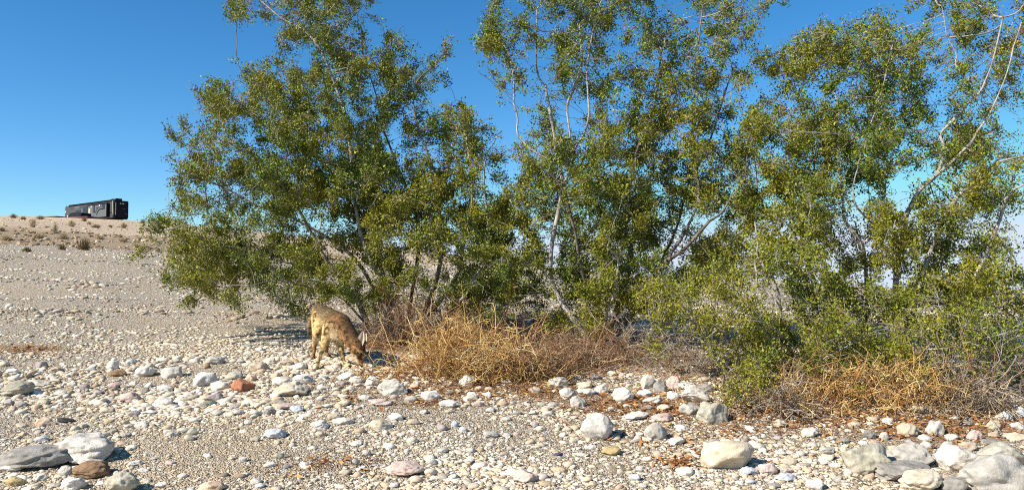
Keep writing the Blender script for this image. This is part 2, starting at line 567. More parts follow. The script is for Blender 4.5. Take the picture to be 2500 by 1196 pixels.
GR = "stones lying on the gravel"
ROCKS = [
 (595, 940, 62, 38, 'rust', "rounded rusty red stone, the only red one left of the coyote", .3),
 (527, 968, 48, 30, 'mauve', "mauve grey blocky stone just below the rusty red stone", .9),
 (516, 985, 36, 16, 'green', "small dark green stone under the mauve blocky stone", .2),
 (539, 942, 52, 26, 'white', "white bean shaped stone touching the rusty red stone's left side", .2),
 (500, 926, 62, 42, 'white', "big pale rounded stone up and left of the rusty red stone", .3),
 (570, 916, 46, 24, 'olive', "olive grey rounded stone behind the rusty red stone", .2),
 (522, 878, 56, 27, 'pale', "pale grey domed stone farther back on the gravel left of the coyote", .3),
 (506, 894, 18, 14, 'brown', "small dark brown cobble before the pale domed stone", .6),
 (630, 895, 52, 30, 'tan', "tan flattish stone behind and right of the rusty red stone", .5),
 (612, 921, 26, 22, 'peach', "small peach coloured stone touching the top of the rusty red stone", .3),
 (398, 980, 52, 33, 'white', "white faceted stone alone on gravel below the pink flat stone", .7),
 (404, 949, 42, 20, 'white', "smooth white oval stone right of the small round grey stone", .1),
 (319, 969, 58, 27, 'pink', "pale pink flat stone in the left cobble band", .3),
 (352, 907, 56, 31, 'white', "lumpy white stone below the cream cube shaped stone", .5),
 (274, 890, 30, 28, 'white', "white wedge shaped stone standing on edge in the left cobbles", 1.0),
 (286, 912, 46, 18, 'brown', "flat grey brown stone lying under the white standing wedge", .4),
 (365, 893, 28, 20, 'cream', "cream cube shaped stone in the left cobble band", .9),
 (419, 907, 64, 34, 'white', "broad lumpy white stone in the middle of the left cobbles", .5),
 (100, 938, 54, 20, 'pale', "flat pale stone right of the half buried left edge boulder", .3),
 (37, 953, 88, 34, 'olive', "half buried grey olive boulder at the left edge", .3),
 (73, 920, 20, 11, 'black', "small black stone above the half buried left boulder", .5),
 (207, 943, 26, 18, 'mauve', "small dark grey stone alone in the left gravel", .5),
 (355, 952, 24, 17, 'grey', "small round grey stone between white cobbles on the left", .1),
 (114, 1030, 50, 25, 'peach', "peach coloured angular stone beside the charcoal slab", .7),
 (162, 1027, 46, 13, 'black', "thin charcoal slab lying beside the peach stone", .8),
 (670, 1059, 58, 27, 'bluish', "bluish white slab alone in the gravel below the pink stones", .8),
 (419, 1057, 40, 20, 'white', "white angular stone right of the big white slab's top", .8),
 (203, 1104, 152, 58, 'white', "long white boulder slab in the lower left corner", .5, 'boulder'),
 (226, 1153, 94, 36, 'brown', "long speckled brown boulder below the white slab", .2, 'boulder'),
 (91, 1126, 184, 44, 'grey', "long low grey boulder with dark end at the lower left", .4, 'boulder'),
 (30, 1143, 54, 19, 'white', "flat white stone tucked under the long low grey boulder", .4),
 (222, 1131, 56, 22, 'white', "white stone wedged between the white slab and the brown boulder", .4),
 (199, 1112, 44, 17, 'grey', "thin grey wedge stone leaning on the long white slab", .9),
 (299, 1187, 88, 52, 'olive', "olive grey domed boulder cut by the bottom edge on the left", .4, 'boulder'),
 (178, 1181, 58, 38, 'white', "white blocky stone at the bottom edge below the brown boulder", .7),
 (37, 1178, 54, 23, 'ochre', "flat ochre stone in the bottom left corner", .3),
 (518, 1189, 68, 28, 'peach', "orange pink block at the bottom edge right of the olive dome", .9),
 (160, 1150, 34, 28, 'white', "white cobble left of the long brown boulder", .5),
 (284, 1158, 16, 16, 'white', "tiny white round cobble at the right end of the brown boulder", .2),
 (22, 746, 20, 15, 'white', "small white pyramid stone far back at the left edge", 1.0),
 (959, 949, 78, 36, 'white', "large angular white slab before the dry brush's left side", 1.0, 'stone'),
 (1050, 966, 50, 32, 'white', "white cube shaped stone before the dry golden brush", 1.0),
 (913, 929, 46, 31, 'white', "plump white stone left of the large angular slab", .3),
 (873, 926, 42, 19, 'white', "flat white oval stone directly below the coyote's muzzle", .2),
 (847, 916, 46, 22, 'white', "white stone right under the coyote's forward paw", .3),
 (742, 926, 60, 27, 'white', "double humped white stone below the coyote's hind feet", .4),
 (691, 931, 54, 25, 'white', "white oval stone left of the double humped white stone", .2),
 (734, 893, 36, 21, 'white', "white egg shaped stone left of the coyote's planted paw", .2),
 (699, 887, 40, 17, 'tan', "flat tan stone left of the white egg shaped stone", .3),
 (658, 878, 32, 16, 'white', "small white stone left of the flat tan stone behind", .4),
 (1047, 899, 36, 25, 'cream', "round cream stone lying inside the dry golden brush", .3),
 (982, 891, 32, 15, 'white', "white pebble stone at the left foot of the golden brush", .4),
 (1140, 929, 42, 34, 'white', "white pointed stone poking out below the golden brush", .7),
 (891, 971, 38, 16, 'white', "smooth thin white stone left below the large angular slab", .1),
 (929, 983, 64, 18, 'pink', "flat pink stone below the large angular slab", .5),
 (838, 1028, 58, 19, 'white', "long smooth white stone in the middle of the gravel", .2),
 (780, 1038, 48, 27, 'white', "white angular stone left of the long smooth white stone", .9),
 (931, 1035, 56, 29, 'cream', "large flattish cream stone right of the long smooth white stone", .4),
 (818, 1016, 38, 19, 'tan', "tan grey rounded stone behind the long smooth white stone", .2),
 (966, 1018, 40, 21, 'white', "white rounded stone behind the large flattish cream stone", .5),
 (1009, 1030, 34, 19, 'tan', "tan stone right of the large flattish cream stone", .4),
 (1110, 1035, 20, 20, 'bluish', "small bluish grey upright stone on the gravel below the brush", .6),
 (1130, 1047, 22, 17, 'white', "small white square stone beside the bluish upright stone", .8),
 (1100, 985, 64, 21, 'white', "flat lumpy white stone right of the white cube", .4),
 (1153, 966, 30, 24, 'white', "white pointed stone below the middle of the brush", .7),
 (1189, 964, 24, 16, 'white', "small white stone right of the white pointed one below the brush", .5),
 (987, 1151, 98, 32, 'pink', "flat pinkish brown boulder half buried near the bottom centre", .4, 'boulder'),
 (1284, 1161, 64, 36, 'pink', "pink tan block near the bottom centre right", .9),
 (1305, 1035, 22, 19, 'mauve', "small round brown grey stone on open gravel", .1),
 (866, 1128, 21, 21, 'pale', "small upright pale stone beside the bare sandy patch", .8),
 (895, 1105, 21, 21, 'white', "small white triangular stone above the bare sandy patch", 1.0),
 (870, 1083, 30, 16, 'white', "small white flat stone above the bare sandy patch", .7),
 (724, 1000, 36, 19, 'bluish', "bluish grey stone below the flat cream pink stone", .4),
 (712, 953, 88, 34, 'cream', "wide flat cream pink stone below the coyote", .3, 'boulder'),
 (702, 992, 62, 16, 'pink', "thin flat pink stone under the wide cream pink one", .4),
 (1199, 1060, 40, 17, 'pale', "flat pale grey stone on open gravel below the brush", .3),
 (686, 1113, 40, 15, 'olive', "flat olive grey stone low on the open gravel", .4),
 (1460, 1047, 86, 64, 'white', "big round white boulder alone on the gravel right of centre", .3, 'boulder'),
 (1600, 1052, 58, 50, 'pale', "cone shaped pale grey stone right of the big round white boulder", .6),
 (1776, 1117, 134, 70, 'cream', "big blocky cream boulder at the lower right of centre", .6, 'boulder'),
 (1492, 1101, 50, 24, 'ochre', "ochre brick shaped stone below the big round white boulder", .8),
 (1671, 1151, 44, 27, 'white', "white rounded stone left of the big blocky cream boulder", .5),
 (1520, 962, 58, 42, 'white', "plump pitted white stone in the middle of the right rock pile", .4),
 (1583, 931, 38, 44, 'white', "tall white egg stone standing in the right rock pile", .3),
 (1611, 942, 36, 40, 'grey', "grey upright stone leaning on the tall white egg stone", .6),
 (1644, 932, 38, 37, 'pink', "pink tan rounded stone right of the grey upright stone", .3),
 (1722, 946, 44, 25, 'grey', "flat grey triangular stone on top of the right rock pile", .8),
 (1681, 944, 52, 23, 'white', "flat white stone behind the big low white stone", .4),
 (1697, 970, 76, 34, 'white', "big low white stone in the right rock pile", .4, 'boulder'),
 (1595, 977, 54, 19, 'white', "low smooth white stone below the grey upright stone", .3),
 (1575, 959, 44, 18, 'bluish', "flat bluish stone below the tall white egg stone", .4),
 (1363, 934, 54, 29, 'white', "white stone at the right foot of the golden brush", .5),
 (1386, 959, 42, 36, 'pale', "pale faceted stone tilting before the white brush foot stone", .9),
 (1411, 979, 40, 34, 'white', "white blocky stone standing lowest left of the right rock pile", .8),
 (1431, 957, 50, 18, 'white', "long flat white stone right of the pale faceted stone", .3),
 (1426, 939, 40, 19, 'cream', "pitted cream stone behind the long flat white stone", .4),
 (1469, 949, 36, 30, 'white', "white angular stone left of the plump pitted one", .8),
 (1687, 999, 62, 34, 'pale', "pale stone under the twigs at the edge of the low shrub", .5),
 (1740, 1012, 80, 50, 'olive', "large shaded olive grey boulder under the low shrub's left edge", .4, 'boulder'),
 (1552, 1017, 70, 18, 'white', "long thin white stone below the rock pile", .4),
 (1615, 1020, 62, 21, 'pink', "flat pinkish stone right of the long thin white stone", .5),
 (1664, 1047, 36, 19, 'white', "small white stone right of the cone shaped pale stone", .4),
 (1651, 1078, 40, 21, 'white', "small lumpy white stone below the cone shaped pale stone", .7),
 (1744, 1080, 32, 15, 'grey', "small flat grey stone above the big blocky cream boulder", .4),
 (1828, 1151, 44, 19, 'bluish', "bluish flat stone in the shadow of the big cream boulder", .5),
 (1926, 1126, 46, 21, 'cream', "flat cream stone on gravel left of the olive boulder", .5),
 (1917, 1167, 52, 19, 'bluish', "thin bluish slab near the bottom right", .6),
 (1873, 1143, 48, 34, 'pink', "pinkish slab right of the big blocky cream boulder", .7),
 (1979, 1056, 46, 28, 'white', "white stone in dappled shade in front of the low shrub", .5),
 (1992, 1184, 46, 32, 'white', "white pointed stone at the bottom edge left of the boulders", .6),
 (2114, 1128, 108, 76, 'olive', "big round olive cream boulder, leftmost of the bottom right boulders", .25, 'boulder'),
 (2221, 1120, 112, 54, 'pale', "pale slab boulder behind the low grey brown one", .7, 'boulder'),
 (2205, 1160, 130, 38, 'grey', "low grey brown boulder in front of the pale slab boulder", .4, 'boulder'),
 (2331, 1126, 86, 66, 'white', "white rounded boulder in the gap of the bottom right boulders", .4, 'boulder'),
 (2440, 1119, 136, 58, 'olive', "wide olive grey boulder at the right edge", .3, 'boulder'),
 (2418, 1166, 184, 90, 'pale', "largest pale grey boulder filling the bottom right corner", .6, 'boulder'),
 (2253, 1182, 98, 48, 'cream', "speckled cream boulder at the bottom edge before the grey brown one", .4, 'boulder'),
 (2219, 1050, 52, 38, 'cream', "yellow cream pitted stone in front of the right brush", .6),
 (2282, 1042, 46, 46, 'pale', "round pale stone striped by twig shadows in front of the right brush", .2),
 (2158, 1065, 25, 24, 'white', "small bright white stone above the big round olive boulder", .3),
 (2257, 1069, 34, 19, 'white', "white stone below the yellow cream pitted stone", .5),
 (2264, 1087, 32, 22, 'white', "white stone just behind the pale slab boulder", .5),
 (2123, 1060, 38, 25, 'grey', "grey pointed stone behind the big round olive boulder", .8),
 (2061, 1075, 28, 18, 'grey', "dark grey stone in shade left of the big round olive boulder", .6),
 (2380, 1063, 38, 32, 'pink', "pinkish stone in dappled shade behind the wide olive boulder", .6),
 (2364, 1089, 40, 26, 'tan', "tan stone in shade just above the white rounded boulder", .5),
 (2455, 1015, 38, 30, 'white', "white stone under the shrub near the right edge", .4),
 (2424, 1036, 38, 28, 'cream', "cream stone under the shrub left of the right edge", .5),
 (2483, 1043, 36, 21, 'white', "low white stone at the right edge above the cream long one", .4),
 (2480, 1068, 58, 26, 'cream', "long cream stone at the right edge above the wide olive boulder", .4),
 (2490, 1006, 34, 36, 'bluish', "bluish white stone cut by the right edge under the shrub", .4),
 (2425, 1080, 52, 19, 'grey', "flat grey stone in shade behind the wide olive boulder", .4),
 (2072, 1153, 24, 19, 'white', "small white round stone left of the big olive boulder's foot", .2),
 (2244, 998, 62, 28, 'cream', "cream stone half hidden in the right dry brush", .4),
 (1905, 1035, 40, 24, 'cream', "cream stone under the low shrub's front twigs", .5),
 (1850, 1090, 34, 18, 'pale', "pale stone right of the big blocky cream boulder's top", .5),
 (2020, 1100, 40, 22, 'pale', "pale grey stone between the gravel and the big olive boulder", .5),
 (2330, 1184, 70, 40, 'grey', "brown grey stone at the bottom edge between two pale boulders", .4),
]
for r in ROCKS:
    place_rock(r[0], r[1], r[2], r[3], r[4], r[5], r[6], name=(r[7] if len(r) > 7 else "stone"), group=GR)

# further cobbles, each its own object; told apart by colour, spot and order from the left
ZONES = [
 # px0, px1, py0, py1, count, wmin, wmax, phrase
 (10, 250, 880, 990, 16, 20, 40, "in the left edge cobble band"),
 (250, 480, 870, 1010, 18, 18, 40, "right of the left edge boulder"),
 (480, 690, 930, 1010, 12, 18, 38, "around the rusty red stone"),
 (640, 900, 905, 1000, 16, 18, 38, "below the coyote's feet"),
 (560, 760, 830, 900, 12, 16, 30, "on gravel left of the coyote"),
 (980, 1340, 930, 1010, 16, 16, 34, "below the golden dry brush"),
 (1340, 1760, 910, 1000, 16, 18, 38, "in the right rock pile"),
 (20, 420, 1030, 1190, 20, 20, 40, "around the long white slab"),
 (430, 860, 1010, 1190, 18, 18, 34, "around the bare sandy patch"),
 (870, 1380, 1010, 1190, 18, 16, 32, "on gravel at the bottom centre"),
 (1400, 1720, 1060, 1190, 12, 16, 34, "around the ochre brick shaped stone"),
 (1780, 2060, 1040, 1190, 14, 18, 36, "left of the bottom right boulders"),
 (2060, 2490, 1020, 1095, 14, 18, 36, "just behind the bottom right boulders"),
]
PAL = ['white'] * 7 + ['pale'] * 5 + ['cream'] * 3 + ['tan'] * 2 + ['pink', 'grey', 'olive', 'bluish', 'mauve', 'peach']
WORD = {'pale': 'pale grey', 'bluish': 'bluish grey', 'olive': 'olive grey', 'mauve': 'dark mauve grey', 'peach': 'peach coloured'}
ORD = ["leftmost"] + [k + " from left" for k in ("second", "third", "fourth", "fifth", "sixth", "seventh", "eighth")]
taken = [(r[0], r[1], r[2], r[3]) for r in ROCKS]
rs0 = np.random.default_rng(3)
for (x0, x1, y0, y1, n, w0, w1, phrase) in ZONES:
    items = []
    tries = 0
    while len(items) < n and tries < 600:
        tries += 1
        px, py = rs0.uniform(x0, x1), rs0.uniform(y0, y1)
        w = rs0.uniform(w0, w1) ; h = w * rs0.uniform(0.34, 0.62)
        if any(abs(px - t[0]) < (w + t[2]) * 0.47 and abs(py - t[1]) < (h + t[3]) * 0.5 for t in taken): continue
        taken.append((px, py, w, h))
        items.append((px, py, w, h, PAL[rs0.integers(len(PAL))]))
    for colr in set(i[4] for i in items):
        same = sorted([i for i in items if i[4] == colr])
        for k, (px, py, w, h, cc) in enumerate(same):
            word = WORD.get(cc, cc)
            if len(same) == 1:
                lab = "only small %s cobble %s" % (word, phrase)
            else:
                lab = "%s of small %s cobbles %s" % (ORD[min(k, 7)], word, phrase)
            place_rock(px, py, w, h, cc, lab, rs0.uniform(.6, 1.0), name="cobble", group="small cobbles on the gravel")

# ------------------------------------------------------------------ gravel: one mass of pebbles nobody could count
def gravel(n, y0, y1, smin, smax, seed, uhi=0.86, pw=1.0):
    rs = np.random.default_rng(seed)
    y = (rs.uniform(0, 1, n) ** pw) * (y1 - y0) + y0
    u = rs.uniform(-0.76, uhi, n)
    x = u * y
    s = smin + (smax - smin) * rs.uniform(0, 1, n) ** 2.6
    return x, y, s


def in_rock(x, y):
    bad = np.zeros(len(x), bool)
    for rx, ry, rr in ROCK_SPOTS:
        bad |= (x - rx) ** 2 + (y - ry) ** 2 < rr * rr * 0.8
    return bad


sets = [gravel(50000, 3.3, 5.6, .009, .034, 11), gravel(4200, 3.4, 7.8, .032, .075, 17), gravel(1500, 5.6, 7.6, .05, .10, 18, -.05), gravel(44000, 5.4, 8.6, .012, .046, 12), gravel(22000, 8.4, 14, .02, .065, 13), gravel(16000, 14, 30, .035, .10, 14), gravel(450, 5.0, 7.6, .06, .10, 16), gravel(5000, 9.6, 22, .03, .12, 20, -.14), gravel(8000, 30, 110, .08, .22, 15), gravel(5000, 30, 34, .06, .22, 19, -.1)]
gx = np.concatenate([s[0] for s in sets]); gy = np.concatenate([s[1] for s in sets]); gs = np.concatenate([s[2] for s in sets])
# fine and coarse patches, and less gravel where the litter lies or far behind the shrubs
pat = np.sin(gx * 2.1 + 1.3 * np.sin(gy * 1.1)) * np.sin(gy * 2.7 + 1.7 * np.sin(gx * 0.9))
rsg = np.random.default_rng(5)
keep = rsg.uniform(0, 1, len(gx)) < np.clip(0.66 + 0.55 * pat, 0.12, 1)
keep &= rsg.uniform(0, 1, len(gx)) > 0.75 * litter_at(gx, gy)
keep &= ~((gy > 30) & ((gx / gy > -0.15) | (rsg.uniform(0, 1, len(gx)) < 0.4)))
keep &= ~((gy > 14) & (gx / gy > 0.3) & (rsg.uniform(0, 1, len(gx)) < .5))
berm = np.zeros(len(gx))
for y0_, k_ in ((10.6, .10), (12.6, .05), (15.5, -.06), (21, .02)):
    berm = np.maximum(berm, np.exp(-((gy - y0_ - k_ * (gx + 6) - .25 * np.sin(gx * .9)) / (.045 * y0_)) ** 2) * (gx < -2.2))
setid = np.concatenate([np.full(len(s[0]), i) for i, s in enumerate(sets)])
keep &= ~((setid == 7) & (rsg.uniform(0, 1, len(gx)) > berm))
bare = hit(800, 1135)
keep &= rsg.uniform(0, 1, len(gx)) > .92 * np.exp(-((gx - bare.x) / .30) ** 2 - ((gy - bare.y) / .2) ** 2)
keep &= ~in_rock(gx, gy)
gx, gy, gs, berm = gx[keep], gy[keep], gs[keep], berm[keep]
gs = gs * np.clip(1 + 0.3 * pat[keep], 0.6, 1.4)
N = len(gx)
pc = np.array([(.70, .66, .60), (.60, .57, .52), (.50, .46, .40), (.56, .49, .38), (.43, .35, .26), (.36, .33, .30), (.52, .40, .32), (.62, .52, .40), (.78, .75, .71), (.24, .21, .18), (.55, .57, .58)])
pw_ = np.array([.12, .15, .17, .17, .13, .08, .06, .06, .04, .03, .02])
cidx = rsg.choice(len(pc), N, p=pw_ / pw_.sum())
pcol = pc[cidx] * np.array([1.14, 1.05, .905]) * rsg.uniform(0.8, 1.12, (N, 1)) * rsg.uniform(0.96, 1.04, (N, 3))
hillsel = gy > 30
pcol[hillsel] = pcol[hillsel] * np.array([0.90, 0.77, 0.61])
pcol *= (1 - .38 * berm)[:, None] * np.where((gy > 13) & (gy < 30), 1.1, 1)[:, None]
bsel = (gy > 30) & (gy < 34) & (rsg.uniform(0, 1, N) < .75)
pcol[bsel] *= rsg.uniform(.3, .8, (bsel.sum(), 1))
shapes = {1: [stone_shape(np.random.default_rng(900 + i), 1, 0.7, 0) for i in range(14)], 2: [stone_shape(np.random.default_rng(950 + i), 2, .9, 0) for i in range(18)]}
apx = gs / gy * 804
G = Geo()
gz = ground_np(gx, gy)
for lod in (1, 2):
    sel_l = (apx >= 4.5) if lod == 2 else (apx < 4.5)
    which = rsg.integers(0, len(shapes[lod]), N)
    for k, (sv, sf) in enumerate(shapes[lod]):
        idx = np.nonzero(sel_l & (which == k))[0]
        if not len(idx): continue
        th = rsg.uniform(0, 2 * math.pi, len(idx))
        sx = gs[idx] * 0.5 * rsg.uniform(0.9, 1.25, len(idx)); sy = gs[idx] * 0.5 * rsg.uniform(0.55, 0.95, len(idx)); sz = gs[idx] * 0.5 * rsg.uniform(0.28, 0.62, len(idx))
        v = sv[None] * np.stack([sx, sy, sz], 1)[:, None, :]
        tl = rsg.normal(0, 0.22, len(idx))[:, None]
        vx = v[..., 0] * np.cos(tl) + v[..., 2] * np.sin(tl); vz = -v[..., 0] * np.sin(tl) + v[..., 2] * np.cos(tl)
        c_, s_ = np.cos(th)[:, None], np.sin(th)[:, None]
        w = np.stack([vx * c_ - v[..., 1] * s_ + gx[idx][:, None], vx * s_ + v[..., 1] * c_ + gy[idx][:, None], vz + (gz[idx] + sz * 0.12)[:, None]], -1)
        F = (sf[None] + (np.arange(len(idx)) * len(sv))[:, None, None]).reshape(-1, 3)
        G.add(w.reshape(-1, 3), F, np.repeat(pcol[idx], len(sv), 0))
gm = tint_mat("gravel_stone", rough=0.9, nscale=70, namp=0.22, spec=0.2)
go = link("gravel", G.mesh("gravel"), gm)
tag(go, "loose pale gravel and pebbles covering the desert floor", kind="stuff")
# ------------------------------------------------------------------ creosote shrubs
# How thick each crown is, sampled by eye every half metre or so: (row of the crown, first column, thickness 0-9 per column)
def grid(rows):
    g = np.zeros((27, 56))            # from row -2, column x = 0
    for r, x0, s in rows:
        for i, ch in enumerate(s):
            if x0 // 50 + i < 56:
                g[r + 2, x0 // 50 + i] = int(ch)
    return g


G_LEFT = grid([
 (-2, 550, "022344332"), (-1, 550, "4345566400"),
 (0, 550, "645566620"), (1, 550, "1024772053000"), (2, 650, "2357866442100"), (3, 500, "4655568877440"), (4, 450, "266875768777640"), (5, 450, "2778988676666510"),
 (6, 400, "45786877877666644"), (7, 400, "55687887776787765"), (8, 400, "57789998888888876"), (9, 400, "25588888788988886"),
 (10, 350, "563578877788988888"), (11, 300, "1799887877678899987"), (12, 300, "1699999877667788997"), (13, 350, "367899887756857895"), (14, 400, "24663565258467885"),
 (15, 600, "103200533335311"), (16, 900, "22")])
G_MID = grid([
 (-2, 1200, "23324320012033"), (-1, 1150, "24434554202445540"),
 (0, 1150, "254546644043664"), (1, 1150, "454557414754740"), (2, 1150, "554566435764620"), (3, 1150, "244354434777665"), (4, 1200, "4444455665543"), (5, 1200, "2444444566563"),
 (6, 1250, "487775655740"), (7, 1250, "577778766666"), (8, 1250, "488666675778"), (9, 1250, "787766677877"), (10, 1250, "776765787776"), (11, 1250, "555677756765"),
 (12, 1200, "5566699756764"), (13, 1200, "5666698757764"), (14, 1200, "5767786570000"), (15, 1200, "4566754520000"), (16, 1250, "456530"), (17, 1350, "32")])
G_RIGHT = grid([
 (-2, 2200, "0344434"), (-1, 2200, "1565445"), (0, 2200, "1656455"), (1, 1900, "134534256525"), (2, 1850, "2457677655335"), (3, 1850, "4566657644434"), (4, 1850, "3666666434524"),
 (5, 1800, "45467754522453"), (6, 1800, "36677766433422"), (7, 1800, "35676876443433"), (8, 1800, "57776666324643"), (9, 1800, "46764354322554"),
 (10, 1800, "45764344466665"), (11, 1800, "45654355688765"), (12, 1800, "35544566777765"), (13, 1850, "4643776778776"), (14, 1900, "477776766567"), (15, 2050, "624576545")])
G_LOW = grid([
 (13, 1600, "4666543"), (14, 1550, "35777556677"), (15, 1550, "35666666776654666"), (16, 1550, "2445456777766655554"), (17, 1600, "344656777777666666"), (18, 1650, "33575656656655556"), (19, 1700, "2355543444444454"), (20, 1750, "342222211")])


THR = [1.1]
RADK = [.78]


def gsample(g, px, py):
    fx = px / 50.0 - 0.5; fy = py / 50.0 - 0.5 + 2
    fx = np.clip(fx, 0, 54.999); fy = np.clip(fy, 0, 25.999)
    ix = fx.astype(int); iy = fy.astype(int)
    tx = fx - ix; ty = fy - iy
    c = (g[iy, ix] * (1 - tx) + g[iy, ix + 1] * tx) * (1 - ty) + (g[iy + 1, ix] * (1 - tx) + g[iy + 1, ix + 1] * tx) * ty
    return np.clip((c - THR[0]) * (1 + THR[0] * .12), 0, 9.3)


def clump_noise(p, f, seed):
    off = Vector((seed * 3.1, seed * 1.7, seed * 2.3))
    return np.array([noise.noise(Vector(q) * f + off) for q in p])


def crown_points(g, n, depth, spread, rs, seed, sharp=1.0, tilt=0.0):
    """Points spread through the volume of a crown."""
    out = []
    need = n
    while need > 0:
        px = rs.uniform(250, 2650, need * 6); py = rs.uniform(-100, 1050, need * 6)
        c = gsample(g, px, py)
        dens = -np.log(1 - 0.098 * np.clip(c, 0, 9.3)) / 2.4
        ok = rs.uniform(0, 1, len(px)) < dens
        px, py, c = px[ok], py[ok], c[ok]
        dd = depth + spread * np.clip(rs.normal(0, 0.55, len(px)), -1.2, 1.2) + tilt * (py - 450) / 450
        r = np.stack([(px - 1250) / FPX, math.cos(PITCH) - math.sin(PITCH) * (598 - py) / FPX, math.sin(PITCH) + math.cos(PITCH) * (598 - py) / FPX], 1)
        p = np.array([0, 0, EYE]) + r * (dd / r[:, 1])[:, None]
        ok = p[:, 2] > ground_np(p[:, 0], p[:, 1]) + 0.06
        p = p[ok]
        if sharp:
            a = clump_noise(p, 3.3, seed) + .75 * clump_noise(p, 1.45, seed + 9); bb = clump_noise(p, 8.0, seed + 5)
            ok = rs.uniform(0, 1, len(p)) < np.clip(0.34 + sharp * (2.5 * a + 1.5 * bb), 0.02, 1)
            p = p[ok]
        out.append(p)
        need -= len(p)
    return np.concatenate(out)[:n]


def colonize(seeds, seed_parent, attract, rs, step=0.075, kill=0.12, infl=0.9, iters=150):
    nodes = [np.array(s) for s in seeds]; parent = list(seed_parent)
    A = attract.copy()
    best = np.full(len(A), 1e9); bi = np.full(len(A), -1)
    start = 0
    for it in range(iters):
        new = np.array(nodes[start:])
        if len(new) and len(A):
            d2 = ((A[:, None, :] - new[None]) ** 2).sum(2) if len(new) * len(A) < 4e6 else None
            if d2 is None:
                for c0 in range(0, len(new), 400):
                    dd = ((A[:, None, :] - new[None, c0:c0 + 400]) ** 2).sum(2)
                    k = dd.argmin(1); mnn = dd[np.arange(len(A)), k]
                    u = mnn < best
                    best[u] = mnn[u]; bi[u] = k[u] + start + c0
            else:
                k = d2.argmin(1); mnn = d2[np.arange(len(A)), k]
                u = mnn < best
                best[u] = mnn[u]; bi[u] = k[u] + start
        start = len(nodes)
        alive = best > kill * kill
        A, best, bi = A[alive], best[alive], bi[alive]
        if not len(A): break
        act = best < infl * infl if it < 60 else best < max(1.3, infl) ** 2
        if not act.any():
            infl *= 1.5
            if infl > 1.6: break
            continue
        src = bi[act]; dirs = norm(A[act] - np.array(nodes)[src])
        uniq, inv = np.unique(src, return_inverse=True)
        acc = np.zeros((len(uniq), 3)); np.add.at(acc, inv, dirs)
        acc = norm(acc + rs.normal(0, 0.12, acc.shape))
        for nidx, dv in zip(uniq, acc):
            nodes.append(nodes[nidx] + dv * step); parent.append(int(nidx))
        if len(nodes) > 26000: break
    return np.array(nodes), np.array(parent)


def bark_mat(name, light, dark):
    m, nt, b = new_mat(name)
    g = node(nt, "ShaderNodeNewGeometry")
    f = tex_noise(nt, g.outputs["Position"], 11, 5, 0.65)
    f2 = tex_noise(nt, g.outputs["Position"], 48, 4, 0.6)
    c = mix(nt, ramp(nt, f, [(0.35, 0.0), (0.62, 1.0)]), dark, light)
    c = mix(nt, ramp(nt, f2, [(0.55, 0.0), (0.7, 0.5)]), c, tuple(x * 0.45 for x in dark))
    nt.links.new(c, b.inputs["Base Color"])
    b.inputs["Roughness"].default_value = 0.85
    b.inputs["Specular IOR Level"].default_value = 0.2
    bump(nt, b, f2, 0.6, 0.006)
    return m


BARK = bark_mat("pale_bark", (0.47, 0.43, 0.39), (0.20, 0.17, 0.15))
TWIG = bark_mat("fine_twig_bark", (0.38, 0.35, 0.30), (0.17, 0.145, 0.115))
BARK_DARK = bark_mat("dark_bark", (0.24, 0.20, 0.17), (0.10, 0.085, 0.07))
LEAF = tint_mat("creosote_leaf", rough=0.45, trans=0.13, spec=0.3)
LEAFCOL = np.array([(0.130, 0.150, 0.012), (0.085, 0.120, 0.012), (0.190, 0.175, 0.014), (0.050, 0.085, 0.014), (0.230, 0.180, 0.018), (0.095, 0.130, 0.030)])
LEAFP = np.array([.27, .25, .17, .17, .07, .07])


def leaves_for(tips0, tips1, rs, seed, per=22, lsize=0.0225, rad=0.024, yellow=0.0):
    """Small paired leaves along short sprigs from tips0 to tips1: every leaf a folded lozenge of two faces."""
    n = len(tips0)
    t = rs.uniform(0.30, 1.12, (n, per))
    base = tips0[:, None] + (tips1 - tips0)[:, None] * t[..., None]
    base = base + rs.normal(0, rad, (n, per, 3))
    base = base.reshape(-1, 3)
    ax = norm(np.repeat(norm(tips1 - tips0), per, 0) * 0.75 + rs.normal(0, 0.75, (n * per, 3)) + np.array([0, 0, 0.25]))
    a, b = frames(ax)
    th = rs.uniform(0, 2 * math.pi, n * per)[:, None]
    w = a * np.cos(th) + b * np.sin(th)
    nn = np.cross(ax, w)
    L = lsize * rs.uniform(0.5, 1.45, (n * per, 1)) * np.repeat(rs.uniform(.75, 1.25, (n, 1)), per, 0); W = L * rs.uniform(0.24, 0.36, (n * per, 1))
    v0 = base; v1 = base + ax * L * .5 + w * W + nn * W * .35; v2 = base + ax * L; v3 = base + ax * L * .5 - w * W + nn * W * .35
    V = np.stack([v0, v1, v2, v3], 1).reshape(-1, 3)
    k = np.arange(n * per)[:, None] * 4
    F = np.concatenate([k + np.array([[0, 1, 2]]), k + np.array([[0, 2, 3]])])
    cn = clump_noise(tips1, 2.2, seed + 11)
    cn2 = clump_noise(tips1, 0.9, seed + 17)
    ci = rs.choice(len(LEAFCOL), n * per, p=LEAFP)
    C = LEAFCOL[ci] * np.array([1.45, 1.6, 1.5]) * rs.uniform(0.5, 1.35, (n * per, 1))
    yl = np.clip(0.35 + yellow + 1.1 * cn + 0.7 * cn2, 0, 1)
    yl = np.repeat(yl, per)[:, None]
    C = C * (1 - yl * 0.85) + np.array([0.285, 0.255, 0.016]) * yl * 0.85 * rs.uniform(0.7, 1.3, (n * per, 1))
    rustm = rs.uniform(0, 1, n * per) < 0.035
    C[rustm] = (0.20, 0.10, 0.03)
    return V, F, np.repeat(C, 4, 0)


